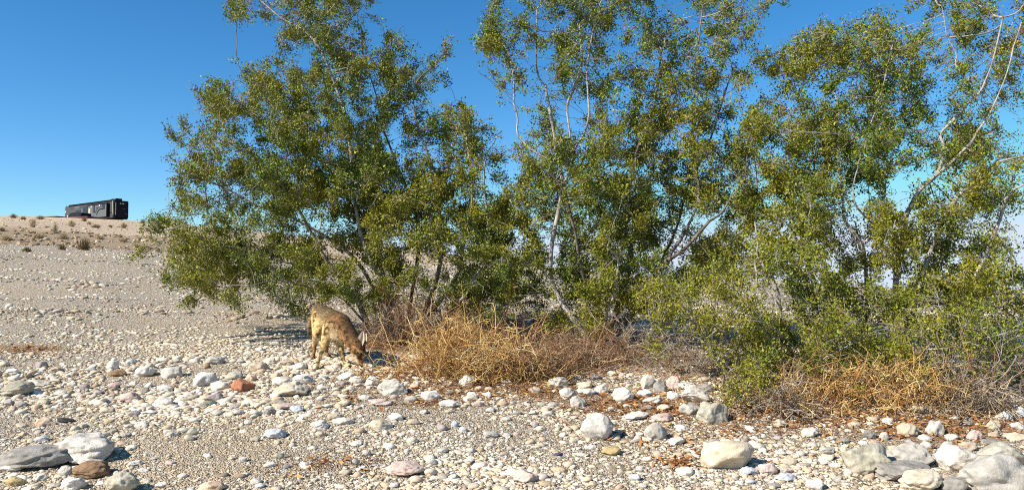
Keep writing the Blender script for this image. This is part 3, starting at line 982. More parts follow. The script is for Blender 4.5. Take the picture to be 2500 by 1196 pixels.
def shrub(name, label, g, base, stems, n_attr, n_clust, depth, spread, seed, yellow=0.0, per=26, group="creosote shrubs", lsize=0.0225, tilt=0.0, sharp=1.0, maxr=0.05, rough_low=None):
    rs = np.random.default_rng(seed)
    root = empty(name, base)
    tag(root, label, "shrub", group)
    B = Vector(base)
    nodes, parent = [], []
    stem_nodes = []
    for pts, r0, r1, dark in stems:
        p3 = [P(*q) for q in pts]
        p3[0].z = max(p3[0].z, ground(p3[0].x, p3[0].y) - 0.03) if len(pts[0]) == 3 and pts[0][1] > 700 else p3[0].z
        c = catmull([tuple(q) for q in p3], 7)
        wob = np.stack([np.interp(np.linspace(0, 1, len(c)), np.linspace(0, 1, 9), rs.normal(0, 0.016, 9)) for _ in range(3)], 1)
        c = c + wob
        rr = RADK[0] * np.interp(np.linspace(0, 1, len(c)), [0, 1], [r0, r1]) * (1 + np.interp(np.linspace(0, 1, len(c)), np.linspace(0, 1, 12), rs.normal(0, 0.16, 12)))
        gg = Geo(); polytube(gg, c - np.array(B), rr, 9)
        link("stem", gg.mesh("stem"), BARK_DARK if dark else BARK, root)
        i0 = len(nodes)
        for i, q in enumerate(c):
            nodes.append(q); parent.append(i0 + i - 1 if i else -1)
    nseed = len(nodes)
    attr = crown_points(g, n_attr, depth, spread, rs, seed, sharp * 0.6, tilt)
    N, Pn = colonize(nodes, parent, attr, rs)
    # thickness of every branch from the number of twig ends it carries
    cnt = np.zeros(len(N)); child = np.zeros(len(N), int)
    for i in range(len(N)):
        if Pn[i] >= 0: child[Pn[i]] += 1
    rad = np.zeros(len(N))
    acc = np.zeros(len(N))
    for i in range(len(N) - 1, nseed - 1, -1):
        if child[i] == 0: acc[i] = 1
        if Pn[i] >= 0: acc[Pn[i]] += acc[i]
    rad = 0.0026 * np.maximum(acc, 1) ** 0.42
    rad = np.minimum(rad, maxr * 0.5)
    D = np.zeros_like(N)
    has = Pn >= 0
    D[has] = norm(N[has] - N[Pn[has]])
    D[~has] = (0, 0, 1)
    e = np.arange(nseed, len(N))
    p = Pn[e]
    rp = np.where(p < nseed, rad[e] * 1.15, np.minimum(rad[np.maximum(p, 0)], rad[e] * 1.2))
    dp = np.where((p < nseed)[:, None], D[e], D[p])
    gg = Geo()
    limb = np.full(len(N), -1)
    for i in range(nseed, len(N)):
        limb[i] = i if Pn[i] < nseed else limb[Pn[i]]
    big = rad[e] > 0.0052
    groups = [(~big, 3, gg)] + [(big & (limb[e] == k), 6, Geo()) for k in np.unique(limb[e[big]])]
    for m_, sd, gq in groups:
        edge_tubes(gq, N[p[m_]] - np.array(B), N[e[m_]] - np.array(B), rp[m_], rad[e[m_]], dp[m_], D[e[m_]], sd, (1, 1, 1))
    # leaf sprigs
    PER = 15
    ns = int(n_clust * .9 / PER)
    ctr = crown_points(g, ns, depth, spread, rs, seed, sharp * .6, tilt)
    out = norm(ctr - (np.array(B) + np.array([0, 0, .5])))
    sd_ = norm(out + rs.normal(0, .38, out.shape) + np.array([0, 0, .08]))
    big_ = rs.uniform(.65, 1.35, ns)
    fa, fb = frames(sd_)
    k_ = np.repeat(np.arange(ns), PER)
    nn_ = len(k_)
    cl = ctr[k_] + (sd_[k_] * rs.normal(0, .085, (nn_, 1)) + fa[k_] * rs.normal(0, .036, (nn_, 1)) + fb[k_] * rs.normal(0, .036, (nn_, 1))) * big_[k_][:, None]
    cl = np.concatenate([cl, crown_points(g, n_clust - nn_, depth, spread, rs, seed, sharp, tilt)])
    cl = cl[cl[:, 2] > ground_np(cl[:, 0], cl[:, 1]) + .05]
    tree = __import__("mathutils").kdtree.KDTree(len(N))
    for i, q in enumerate(N): tree.insert(q, i)
    tree.balance()
    t0 = np.zeros_like(cl); dist = np.zeros(len(cl)); near = np.zeros(len(cl), int)
    for i, q in enumerate(cl):
        co, k, dd = tree.find(q)
        t0[i] = co; dist[i] = dd; near[i] = k
    far = dist > 0.26
    cl[far] = t0[far] + norm(cl[far] - t0[far]) * rs.uniform(0.1, 0.26, far.sum())[:, None]
    short = np.linalg.norm(cl - t0, axis=1) < 0.07
    cl[short] = t0[short] + norm(D[near[short]] + rs.normal(0, 0.5, (short.sum(), 3))) * 0.09
    dd = norm(cl - t0)
    n_ = len(cl)
    edge_tubes(gg, t0 - np.array(B), cl - np.array(B), np.full(n_, .0026), np.full(n_, .0012), dd, dd, 3, (1, 1, 1))
    for m_, sd, gq in groups[1:]:
        if gq.n: link("branch", gq.mesh("branch"), BARK, root)
    link("twigs", gg.mesh("twigs"), TWIG, root)
    V, F, C = leaves_for(t0, cl, rs, seed, per, lsize, yellow=yellow)
    link("crown", np_mesh("crown", V - np.array(B), F, C, smooth=False), LEAF, root)
    return root


bl = hit(960, 800)
shrub("creosote_shrub", "large bushy green creosote shrub leaning left over the coyote", G_LEFT, (bl.x, bl.y, ground(bl.x, bl.y)), [
    ([(905, 800, 8.9), (880, 728, 8.9), (850, 695, 8.9), (800, 640, 8.9), (755, 560, 8.9), (700, 470, 8.8), (620, 390, 8.8)], .036, .010, True),
    ([(960, 800, 9.1), (940, 700, 9.1), (905, 620, 9.2), (850, 500, 9.2), (790, 400, 9.2), (700, 330, 9.1), (640, 290, 9.1)], .042, .010, True),
    ([(985, 800, 9.0), (955, 725, 8.9), (930, 690, 8.8), (890, 600, 8.8), (865, 480, 8.9), (855, 380, 9.0), (830, 250, 9.1), (770, 100, 9.1), (690, 40, 9.2), (620, -10, 9.2)], .040, .007, False),
    ([(1000, 810, 9.3), (1010, 700, 9.4), (1020, 560, 9.4), (970, 400, 9.5), (930, 280, 9.5), (890, 150, 9.6)], .034, .008, True),
    ([(1010, 805, 9.0), (1060, 690, 8.9), (1080, 560, 8.9), (1065, 440, 8.9), (1030, 340, 9.0), (1010, 220, 9.1), (1060, 160, 9.2)], .034, .007, True),
    ([(1020, 810, 9.1), (1100, 700, 9.0), (1140, 580, 9.0), (1150, 450, 8.9), (1140, 340, 8.9), (1130, 270, 8.9)], .030, .006, False),
    ([(1020, 815, 9.0), (1130, 720, 8.8), (1190, 600, 8.7), (1180, 420, 8.7), (1210, 330, 8.7)], .026, .006, False),
    ([(900, 790, 8.9), (850, 700, 8.9), (780, 650, 8.9), (700, 640, 8.8), (600, 610, 8.7), (500, 590, 8.6), (420, 560, 8.0)], .022, .004, True),
    ([(900, 795, 8.8), (830, 730, 8.6), (760, 700, 8.4), (680, 690, 8.2), (600, 700, 8.1)], .016, .004, True),
    ([(950, 800, 9.0), (880, 650, 9.0), (800, 580, 9.0), (700, 530, 9.0), (600, 480, 9.0), (500, 440, 9.0), (440, 420, 9.0)], .030, .006, True),
], 2600, 14200, 9.1, 0.95, 101, yellow=0.12, tilt=-0.35)

bm_ = hit(1470, 850)
shrub("creosote_shrub", "tall airy green creosote shrub in the middle with bare pale stems", G_MID, (bm_.x, bm_.y, ground(bm_.x, bm_.y)), [
    ([(1450, 860, 8.0), (1400, 780, 8.1), (1355, 700, 8.2), (1350, 600, 8.2), (1375, 480, 8.2), (1395, 400, 8.1), (1380, 267, 8.1), (1397, 217, 8.1), (1417, 160, 8.1), (1410, 60, 8.2)], .034, .010, False),
    ([(1455, 860, 8.3), (1425, 680, 8.5), (1400, 560, 8.5), (1370, 420, 8.5), (1340, 247, 8.5), (1333, 214, 8.5), (1318, 174, 8.5), (1310, 20, 8.5)], .036, .008, False),
    ([(1480, 850, 8.0), (1540, 760, 7.9), (1575, 715, 7.9), (1595, 665, 7.9), (1625, 637, 7.9), (1670, 570, 8.0), (1700, 470, 8.1), (1690, 330, 8.1), (1700, 130, 8.2), (1715, 10, 8.2)], .040, .008, True),
    ([(1470, 850, 8.2), (1510, 740, 8.3), (1535, 620, 8.3), (1528, 530, 8.3), (1550, 400, 8.2), (1590, 280, 8.2), (1620, 120, 8.2)], .040, .010, True),
    ([(1475, 850, 8.4), (1560, 740, 8.6), (1640, 600, 8.7), (1680, 460, 8.7), (1740, 330, 8.7), (1790, 170, 8.8)], .034, .008, True),
    ([(1460, 850, 8.2), (1430, 700, 8.2), (1400, 560, 8.0), (1370, 460, 7.9), (1300, 400, 7.8)], .030, .007, True),
    ([(1465, 850, 7.9), (1490, 720, 7.6), (1510, 640, 7.5), (1480, 600, 7.4)], .020, .006, False),
    ([(1395, 400, 8.1), (1430, 320, 8.0), (1440, 220, 8.0), (1445, 120, 8.0), (1460, 20, 8.0)], .018, .005, False),
    ([(1625, 637, 7.9), (1720, 560, 7.7), (1800, 470, 7.6), (1830, 380, 7.6)], .024, .006, True),
    ([(1340, 400, 8.4), (1270, 330, 8.5), (1260, 250, 8.5), (1240, 130, 8.6), (1200, 60, 8.6)], .018, .005, False),
], 2500, 9400, 8.5, 0.9, 202, yellow=0.05)

THR[0] = 0.25
RADK[0] = 0.58
br_ = hit(2180, 860)
shrub("creosote_shrub", "open airy creosote shrub at right with thick forking white stems", G_RIGHT, (br_.x, br_.y, ground(br_.x, br_.y)), [
    ([(2110, 880, 7.4), (2112, 790, 7.4), (2120, 700, 7.4), (2103, 605, 7.4), (2065, 530, 7.4), (2055, 470, 7.5), (2050, 400, 7.5), (2045, 260, 7.6), (2010, 120, 7.6)], .036, .008, False),
    ([(2103, 605, 7.4), (2140, 560, 7.4), (2095, 500, 7.3), (2086, 455, 7.3), (2095, 390, 7.3), (2150, 240, 7.3), (2180, 100, 7.3)], .022, .006, False),
    ([(2150, 545, 7.5), (2160, 480, 7.5), (2168, 440, 7.5), (2190, 300, 7.5)], .018, .005, False),
    ([(2180, 880, 7.5), (2182, 760, 7.5), (2188, 640, 7.5), (2200, 550, 7.5), (2240, 470, 7.5), (2275, 437, 7.5), (2292, 415, 7.5), (2303, 364, 7.5), (2297, 334, 7.5), (2317, 304, 7.5), (2357, 254, 7.5), (2401, 217, 7.5), (2421, 157, 7.5), (2440, 40, 7.5)], .046, .010, False),
    ([(2188, 640, 7.5), (2165, 615, 7.6), (2145, 585, 7.6), (2130, 520, 7.7), (2120, 400, 7.8)], .024, .006, True),
    ([(2371, 241, 7.5), (2360, 215, 7.5), (2341, 157, 7.5), (2317, 87, 7.5), (2300, 10, 7.5)], .016, .006, False),
    ([(2275, 437, 7.5), (2310, 410, 7.4), (2354, 361, 7.3), (2391, 321, 7.3), (2428, 254, 7.3), (2475, 140, 7.3), (2490, 60, 7.3)], .028, .007, False),
    ([(2200, 870, 7.3), (2245, 700, 7.2), (2290, 590, 7.2), (2317, 515, 7.2), (2345, 470, 7.2), (2380, 445, 7.2), (2425, 410, 7.2), (2500, 385, 7.2)], .036, .018, False),
    ([(2230, 875, 7.2), (2330, 760, 7.0), (2400, 640, 7.0), (2440, 545, 7.0), (2462, 488, 7.0), (2510, 440, 7.0)], .036, .016, False),
    ([(2090, 880, 7.6), (2000, 700, 7.8), (1960, 560, 7.9), (1990, 420, 7.9), (1960, 280, 7.9), (1930, 160, 7.9)], .028, .006, True),
    ([(2090, 880, 7.7), (1930, 620, 8.0), (1850, 460, 8.0), (1840, 330, 8.0)], .024, .006, True),
    ([(2040, 330, 7.6), (2070, 330, 7.3), (2100, 340, 7.2)], .012, .006, False),
], 2900, 7600, 7.6, 0.8, 303, yellow=0.05, tilt=-0.75, lsize=0.022)

bs_ = hit(1905, 880)
shrub("creosote_shrub", "low sprawling creosote shrub in front at lower right with grey dead twigs", G_LOW, (bs_.x, bs_.y, ground(bs_.x, bs_.y)), [
    ([(1915, 890, 6.9), (1905, 770, 6.9), (1888, 700, 6.9), (1868, 660, 6.9), (1845, 615, 6.9), (1850, 540, 6.9)], .036, .012, False),
    ([(1900, 880, 6.9), (1880, 740, 6.8), (1850, 680, 6.8), (1843, 640, 6.8)], .020, .010, False),
    ([(1915, 900, 6.7), (1960, 930, 6.2), (2000, 880, 6.1), (2060, 850, 6.1), (2120, 800, 6.1)], .018, .006, False),
    ([(1920, 900, 6.7), (1935, 960, 6.2), (1915, 905, 6.1), (1890, 880, 6.1)], .016, .008, False),
    ([(1910, 890, 6.8), (1800, 840, 6.7), (1720, 780, 6.7), (1660, 740, 6.8)], .020, .006, True),
    ([(1930, 890, 6.7), (2050, 800, 6.5), (2150, 790, 6.4), (2260, 800, 6.3), (2330, 760, 6.3)], .020, .006, True),
    ([(1940, 900, 6.6), (2150, 870, 6.3), (2260, 850, 6.2), (2380, 830, 6.1), (2470, 800, 6.1)], .022, .006, False),
    ([(1940, 900, 6.5), (2200, 910, 6.0), (2320, 880, 5.9), (2430, 900, 5.9)], .018, .005, False),
    ([(1900, 890, 6.7), (1800, 900, 6.4), (1760, 960, 6.2)], .016, .006, False),
], 2000, 2700, 6.5, 0.95, 404, yellow=0.12, sharp=1.3, lsize=0.020, per=22)

# ------------------------------------------------------------------ dry brush: tangles of dead stems
STRAW = tint_mat("dry_stem", rough=0.8, trans=0.12, spec=0.25)


def brush(label, spots, n, hmax, pal, pp, seed, group="dry brush under the shrubs", arch=1.0):
    """spots: (px, py, half width m, half depth m, weight)"""
    rs = np.random.default_rng(seed)
    cents = [hit(s[0], s[1]) for s in spots]
    B = np.array(cents[0])
    w = np.array([s[4] for s in spots], float); w /= w.sum()
    G = Geo()
    pal = np.array(pal)
    for i in range(n):
        k = rs.choice(len(spots), p=w)
        c = cents[k]; s = spots[k]
        x = c.x + rs.normal(0, .5) * s[2]; y = c.y + rs.normal(0, .5) * s[3]
        z = ground(x, y)
        a = rs.uniform(0, 2 * math.pi)
        el = rs.uniform(-0.5, 1.3)
        L = rs.uniform(0.18, 0.62) * hmax * 1.5
        d = np.array([math.cos(a) * math.cos(el), math.sin(a) * math.cos(el) * 0.8, math.sin(el)])
        p = np.array([x, y, z + (rs.uniform(0, 1) ** 1.4) * hmax * .8 * math.exp(-((x - c.x) / (s[2] * .75)) ** 2)])
        m = 8
        pts = [p]
        for j in range(m):
            d = norm(d + rs.normal(0, 0.13, 3) + (rs.normal(0, .6, 3) if rs.uniform() < .22 else 0) + np.array([0, 0, -0.05 * arch * (j > 1)]))
            q = pts[-1] + d * L / m
            gz_ = ground(q[0], q[1]) + 0.012
            if q[2] < gz_: q[2] = gz_; d[2] = abs(d[2]) * 0.3
            pts.append(q)
        pts = np.array(pts)
        r = rs.uniform(0.0012, 0.0040)
        col = pal[rs.choice(len(pal), p=pp)] * rs.uniform(0.75, 1.25)
        polytube(G, pts - B, np.linspace(r, r * 0.5, m + 1), 4, col, cap=False)
        for b_ in range(rs.integers(1, 5)):
            j = rs.integers(2, m)
            dd = norm(pts[j] - pts[j - 1] + rs.normal(0, 0.05, 3) + norm(rs.normal(0, 1, 3)) * L / m * 0.9)
            l2 = L * rs.uniform(0.12, 0.4)
            q = np.array([pts[j], pts[j] + dd * l2 * .5 + rs.normal(0, .01, 3), pts[j] + norm(dd + rs.normal(0, .25, 3)) * l2])
            q[:, 2] = np.maximum(q[:, 2], ground(q[1][0], q[1][1]) + 0.008)
            polytube(G, q - B, np.array([r * .7, r * .6, r * .35]), 3, col, cap=False)
    o = link("dry_brush", G.mesh("dry_brush"), STRAW, None, tuple(B))
    tag(o, label, "brush", group)
    return o


GOLD = [(0.76, 0.51, 0.18), (0.58, 0.33, 0.10), (0.80, 0.62, 0.33), (0.34, 0.15, 0.055), (0.20, 0.09, 0.04)]
RED = [(0.36, 0.20, 0.10), (0.24, 0.12, 0.06), (0.48, 0.33, 0.19), (0.17, 0.09, 0.05), (0.55, 0.42, 0.28)]
GREY = [(0.40, 0.34, 0.28), (0.26, 0.20, 0.16), (0.52, 0.40, 0.24), (0.30, 0.16, 0.08), (0.16, 0.12, 0.10)]
brush("golden straw tangle of dead stems below the middle shrub", [(1140, 925, .66, .34, 3), (1095, 905, .30, .3, 1.4), (1230, 925, .42, .3, 1.5)], 950, .50, GOLD, [.30, .26, .16, .19, .09], 21)
brush("reddish brown dead twig tangle right behind the coyote's head", [(975, 848, .36, .34, 2), (1020, 840, .4, .4, 1.6), (1130, 835, .6, .35, 2), (1260, 840, .5, .35, 1.6)], 1000, .56, RED, [.3, .22, .2, .16, .12], 22)
brush("rusty brown twig tangle at the right end of the golden straw", [(1310, 925, .4, .3, 2), (1390, 900, .4, .3, 2), (1480, 885, .45, .3, 1.6), (1400, 860, .4, .3, 1)], 760, .38, RED, [.3, .2, .2, .18, .12], 23)
brush("pale brown twig tangle under the middle shrub behind the rock pile", [(1580, 880, .6, .3, 2), (1700, 905, .5, .3, 1.4)], 420, .34, GREY, [.3, .22, .2, .18, .1], 24)
brush("straw coloured tangle under the low right shrub", [(2180, 995, .55, .3, 2), (2060, 985, .5, .3, 1.6), (2260, 1000, .4, .3, 1.4), (1940, 985, .4, .3, 1.2)], 760, .36, GOLD, [.30, .26, .16, .18, .10], 25)
brush("dull grey brown tangle of dead twigs at the far right edge", [(2400, 1010, .5, .3, 2), (2470, 970, .4, .3, 1.2), (2330, 1000, .3, .25, 1)], 420, .42, GREY, [.3, .22, .22, .16, .1], 26)
brush("sprawl of grey dead twigs on the ground before the low right shrub", [(1880, 1010, .3, .2, 1.2), (1930, 1025, .35, .2, 1)], 150, .34, GREY, [.34, .24, .16, .14, .12], 27, arch=.6)

# loose orange litter: fallen leaves and bits of stem
rs = np.random.default_rng(77)
G = Geo()
sp = np.array([(l[0], l[1], l[2], l[3], l[4]) for l in LITTER])
wt = sp[:, 2] * sp[:, 3] * sp[:, 4] + 0.02; wt /= wt.sum()
n = 15000
k = rs.choice(len(sp), n, p=wt)
x = sp[k, 0] + rs.normal(0, .6, n) * sp[k, 2]; y = sp[k, 1] + rs.normal(0, .6, n) * sp[k, 3]
ok = ~in_rock(x, y); x, y = x[ok], y[ok]; n = len(x)
z = ground_np(x, y) + rs.uniform(0.004, 0.022, n)
a = rs.uniform(0, math.pi * 2, n)
L = rs.uniform(0.008, 0.03, n); W = L * rs.uniform(.12, .4, n)
d = np.stack([np.cos(a), np.sin(a), rs.normal(0, .3, n)], 1) * L[:, None]; s_ = np.stack([-np.sin(a), np.cos(a), rs.normal(0, .5, n)], 1) * W[:, None]
c = np.stack([x, y, z], 1)
V = np.stack([c - d, c + s_, c + d, c - s_], 1).reshape(-1, 3)
F = np.arange(n)[:, None] * 4 + np.array([[0, 1, 2, 3]])
pl = np.array([(0.40, 0.17, 0.05), (0.30, 0.11, 0.03), (0.50, 0.30, 0.10), (0.16, 0.07, 0.03), (0.55, 0.38, 0.16)])
C = pl[rs.choice(5, n, p=[.3, .27, .18, .15, .10])] * rs.uniform(.75, 1.2, (n, 1))
tag(link("leaf_litter", np_mesh("leaf_litter", V, F, np.repeat(C, 4, 0), smooth=False), STRAW), "orange brown fallen leaf litter under the shrubs and brush", kind="stuff")

# single straws and sticks lying in the open
for px0, py0, px1, py1, r, col, lab in ((743, 1150, 775, 1167, .003, (0.70, .58, .36), "pale straw lying on the bare sandy patch"), (1335, 1115, 1395, 1120, .003, (.62, .42, .2), "thin golden straw below the ochre brick stone's left"),
                                    (2330, 640, 2330, 640, 0, None, None), (2080, 1178, 2130, 1194, .004, (.12, .10, .08), "dark thin twig on the gravel at the bottom left of the boulders"), (1090, 985, 1150, 950, .003, (.68, .5, .22), "long golden straw sticking out of the brush towards the white cube stone")):
    if lab is None: continue
    p0, p1 = hit(px0, py0), hit(px1, py1)
    pts = [np.array(p0) * (1 - t) + np.array(p1) * t + rs.normal(0, .006, 3) for t in np.linspace(0, 1, 6)]
    for q in pts: q[2] = ground(q[0], q[1]) + .022 + abs(rs.normal(0, .01))
    G = Geo(); polytube(G, np.array(pts) - np.array(p0), np.linspace(r, r * .6, 6), 5, col)
    tag(link("dry_twig", G.mesh("dry_twig"), STRAW, None, tuple(p0)), lab, "twig", "loose twigs on the gravel")
# ------------------------------------------------------------------ tufts and small shrubs on the hillside
def tuft(px, py, w, h, label, kind, seed):
    rs = np.random.default_rng(seed)
    c = hit(px, py + h * 0.5)
    wm = w / FPX * c.y; hm = h / FPX * c.y * 1.05
    G = Geo()
    pal = {'straw': [(0.52, 0.38, 0.20), (0.42, 0.29, 0.14), (0.60, 0.48, 0.28)], 'brown': [(0.30, 0.20, 0.11), (0.40, 0.28, 0.16), (0.22, 0.14, 0.08)], 'green': [(0.17, 0.13, 0.05), (0.24, 0.18, 0.07), (0.12, 0.10, 0.04)]}[kind]
    n = 170
    for i in range(n):
        a = rs.uniform(0, 2 * math.pi); e = rs.uniform(0.25, 1.5)
        d = np.array([math.cos(a) * math.cos(e) * wm * .5, math.sin(a) * math.cos(e) * wm * .4, math.sin(e) * hm])
        b0 = np.array([rs.normal(0, wm * .1), rs.normal(0, wm * .08), 0])
        q = np.array([b0, b0 + d * .55 + rs.normal(0, wm * .04, 3), b0 + d * rs.uniform(.75, 1.05) + rs.normal(0, wm * .05, 3)])
        q[:, 2] = np.maximum(q[:, 2], 0)
        polytube(G, q, np.array([1, .8, .4]) * wm * .011, 3, np.array(pal[rs.integers(3)]) * rs.uniform(.8, 1.2), cap=False)
    v = np.concatenate(G.v)
    o = link("desert_tuft", G.mesh("desert_tuft"), STRAW, None, tuple(c))
    tag(o, label, "shrub" if kind == 'green' else "dry tuft", "tufts on the hillside")


for i, t in enumerate([
    (33, 527, 20, 11, "brown tuft on the hill crest left of the caravan", 'brown'), (57, 532, 18, 9, "second brown tuft along the crest from the left edge", 'brown'),
    (80, 544, 20, 22, "tall straw tuft high on the hill, leftmost of the tall ones", 'straw'), (98, 531, 24, 9, "wide brown tuft on the crest just left of the caravan", 'brown'),
    (134, 557, 18, 26, "tall leaning straw tuft in the middle of the hill slope", 'straw'), (175, 546, 24, 15, "round straw tuft below the maroon pickup", 'straw'),
    (206, 534, 16, 13, "brown round tuft on the crest in front of the pickup's rear", 'brown'), (217, 544, 16, 8, "small straw tuft below the caravan's middle", 'straw'),
    (302, 550, 22, 14, "straw tuft below the caravan's rear end", 'straw'), (349, 540, 16, 12, "brown tuft on the crest right of the caravan", 'brown'),
    (205, 596, 42, 28, "dark olive bush on the cut bank below the caravan", 'green'), (152, 603, 24, 14, "small dark bush on the cut bank left of the olive bush", 'green'),
    (155, 577, 28, 12, "pale straw tuft above the cut bank", 'straw'), (95, 577, 30, 10, "pale flat straw tuft above the cut bank near the left", 'straw'),
    (15, 580, 36, 12, "pale straw tuft at the left edge above the cut bank", 'straw'), (65, 609, 26, 12, "dark bush at the foot of the cut bank on the left", 'green'),
    (243, 580, 22, 8, "small straw tuft right of the olive bush", 'straw'), (300, 586, 26, 9, "flat straw tuft near the right end of the cut bank", 'straw'),
    (5, 560, 18, 10, "brown tuft at the left edge halfway up the hill", 'brown'), (270, 552, 14, 6, "tiny brown tuft halfway up below the caravan's rear", 'brown'),
    (235, 552, 26, 9, "brown scrubby tuft under the caravan's middle", 'brown'), (333, 600, 20, 10, "straw tuft at the foot of the bank beside the big shrub", 'straw')]):
    tuft(*t, seed=600 + i)

# ------------------------------------------------------------------ vehicles on the hill
M_CHAR = simple_mat("charcoal_paint", (0.055, 0.057, 0.062), .5, 0, .08)
M_DARK = simple_mat("black_paint", (0.007, 0.007, 0.010), .55, 0, .1)
M_DARK.node_tree.nodes["Principled BSDF"].inputs["Specular IOR Level"].default_value = .15
M_MID = simple_mat("grey_paint", (0.115, 0.115, 0.122), .5, 0, .08)
M_LIGHT = simple_mat("silver_paint", (0.14, 0.14, 0.145), .5, 0, .08)
M_CREAM = simple_mat("cream_paint", (0.46, 0.42, 0.32), .5, 0, .06)
M_GLASS = simple_mat("tinted_glass", (0.01, 0.012, 0.016), .08, 0, .1)
M_WHITE = simple_mat("white_lamp_lens", (0.85, 0.85, 0.85), .25, 0, .05)
M_MAROON = simple_mat("maroon_paint", (0.075, 0.006, 0.012), .4, 0, .1)
M_RUBBER = simple_mat("tyre_rubber", (0.02, 0.02, 0.02), .85, 0, .2)
M_RIM = simple_mat("alloy_rim", (0.5, 0.5, 0.5), .3, .8, .05)
M_REDL = simple_mat("red_lamp_lens", (0.25, 0.01, 0.01), .2, 0, .05)


def bbox_obj(name, x0, x1, y0, y1, z0, z1, m, parent, bev=0.02, seg=2):
    bm = bmesh.new()
    bmesh.ops.create_cube(bm, size=1)
    for v in bm.verts:
        v.co = Vector(((x0 + x1) / 2 + v.co.x * (x1 - x0), (y0 + y1) / 2 + v.co.y * (y1 - y0), (z0 + z1) / 2 + v.co.z * (z1 - z0)))
    if bev:
        bmesh.ops.bevel(bm, geom=bm.edges[:] + bm.verts[:], offset=bev, segments=seg, affect='EDGES', profile=0.5)
    me = bpy.data.meshes.new(name); bm.to_mesh(me); bm.free()
    return link(name, me, m, parent)


def prism(name, prof, y0, y1, m, parent, bev=0.0, axis='y'):
    """Outline in x,z pushed from y0 to y1."""
    bm = bmesh.new()
    a = [bm.verts.new((x, y0, z)) for x, z in prof]; b_ = [bm.verts.new((x, y1, z)) for x, z in prof]
    bm.faces.new(a[::-1]); bm.faces.new(b_)
    n = len(prof)
    for i in range(n):
        bm.faces.new((a[i], a[(i + 1) % n], b_[(i + 1) % n], b_[i]))
    bmesh.ops.recalc_face_normals(bm, faces=bm.faces)
    if bev:
        bmesh.ops.bevel(bm, geom=bm.edges[:], offset=bev, segments=2, affect='EDGES', profile=0.5)
    me = bpy.data.meshes.new(name); bm.to_mesh(me); bm.free()
    return link(name, me, m, parent)


def wheel(parent, x, y, z, r, w):
    """Lies in the x,z plane of its vehicle."""
    a = np.linspace(0, 2 * math.pi, 25)[:-1]
    bm = bmesh.new()
    prof = [(0.62 * r, -w / 2), (0.92 * r, -w / 2), (r, -w * .3), (r, w * .3), (0.92 * r, w / 2), (0.62 * r, w / 2)]
    rings = [[bm.verts.new((x + p[0] * math.cos(t), y + p[1], z + p[0] * math.sin(t))) for p in prof] for t in a]
    for i in range(24):
        for k in range(6):
            bm.faces.new((rings[i][k], rings[i][(k + 1) % 6], rings[(i + 1) % 24][(k + 1) % 6], rings[(i + 1) % 24][k]))
    bmesh.ops.recalc_face_normals(bm, faces=bm.faces)
    me = bpy.data.meshes.new("wheel"); bm.to_mesh(me); bm.free()
    t = link("wheel", me, M_RUBBER, parent)
    bm = bmesh.new()
    mt = Matrix.Translation((x, y, z)) @ Matrix.Rotation(math.pi / 2, 4, 'X')
    bmesh.ops.create_cone(bm, cap_ends=True, segments=20, radius1=.61 * r, radius2=.61 * r, depth=w * .8, matrix=mt)
    me = bpy.data.meshes.new("rim"); bm.to_mesh(me); bm.free()
    link("rim", me, M_RIM, t)


def arc_band(x0, z0, r, w, t0, t1, n=18, sx=1.0):
    o = [(x0 + sx * r * math.cos(t), z0 + r * math.sin(t)) for t in np.linspace(t0, t1, n)]
    i = [(x0 + sx * (r - w) * math.cos(t), z0 + (r - w) * math.sin(t)) for t in np.linspace(t1, t0, n)]
    return o + i


# caravan: local x runs from its rear corner along the side facing us, local y across its rear, z up
near = P(276, 531, 128.0)
farp = P(158, 531, 137.5)
dx, dy = farp.x - near.x, farp.y - near.y
Lc = math.hypot(dx, dy)
H = 43.5 / FPX * 128.0
rv = empty("caravan", (near.x, near.y, near.z - 0.95))
rv.rotation_euler = (0, math.asin(0.10 / Lc), math.atan2(dy, dx))
tag(rv, "long charcoal caravan with slide out room parked on the hill crest", "caravan")
# in this frame the rear runs towards -y when x points away from us to the left
Wd = 2.5
S = -1
def yy(a):      # a metres inwards from the side facing us
    return S * a
z0 = 0.95
body = prism("body", [(0.25, z0), (Lc - .1, z0 - .1), (Lc, z0 + .5), (Lc, z0 + H * .86), (Lc - .25, z0 + H - .04), (.45, z0 + H), (.12, z0 + H - .22), (0.0, z0 + .45)], yy(0.0), yy(Wd), M_CHAR, rv, 0.07)
# dark rear cap
cap = prism("rear_panel", [(-.035, z0 + .05), (.22, z0 + .02), (.4, z0 + H + .004), (.02, z0 + H - .1), (-.035, z0 + H - .3)], yy(.22), yy(Wd - .01), M_DARK, rv, 0.05)
bbox_obj("roof_edge", .6, Lc - 1.6, yy(-.07), yy(.10), z0 + H - .22, z0 + H + .05, M_DARK, rv, .03)
bbox_obj("roof_unit", .75, 2.0, yy(.85), yy(1.75), z0 + H - .02, z0 + H + .28, M_DARK, rv, .08)
bbox_obj("roof_vent", 6.2, 6.7, yy(.9), yy(1.4), z0 + H - .02, z0 + H + .14, M_MID, rv, .03)
bbox_obj("chassis", 1.0, Lc - 1.2, yy(.3), yy(Wd - .3), .45, z0 + .05, M_DARK, rv, .02)
for xx in (2.4, 3.5):
    for yv in (.22, Wd - .22):
        wheel(rv, xx, yy(yv), .42, .42, .28)
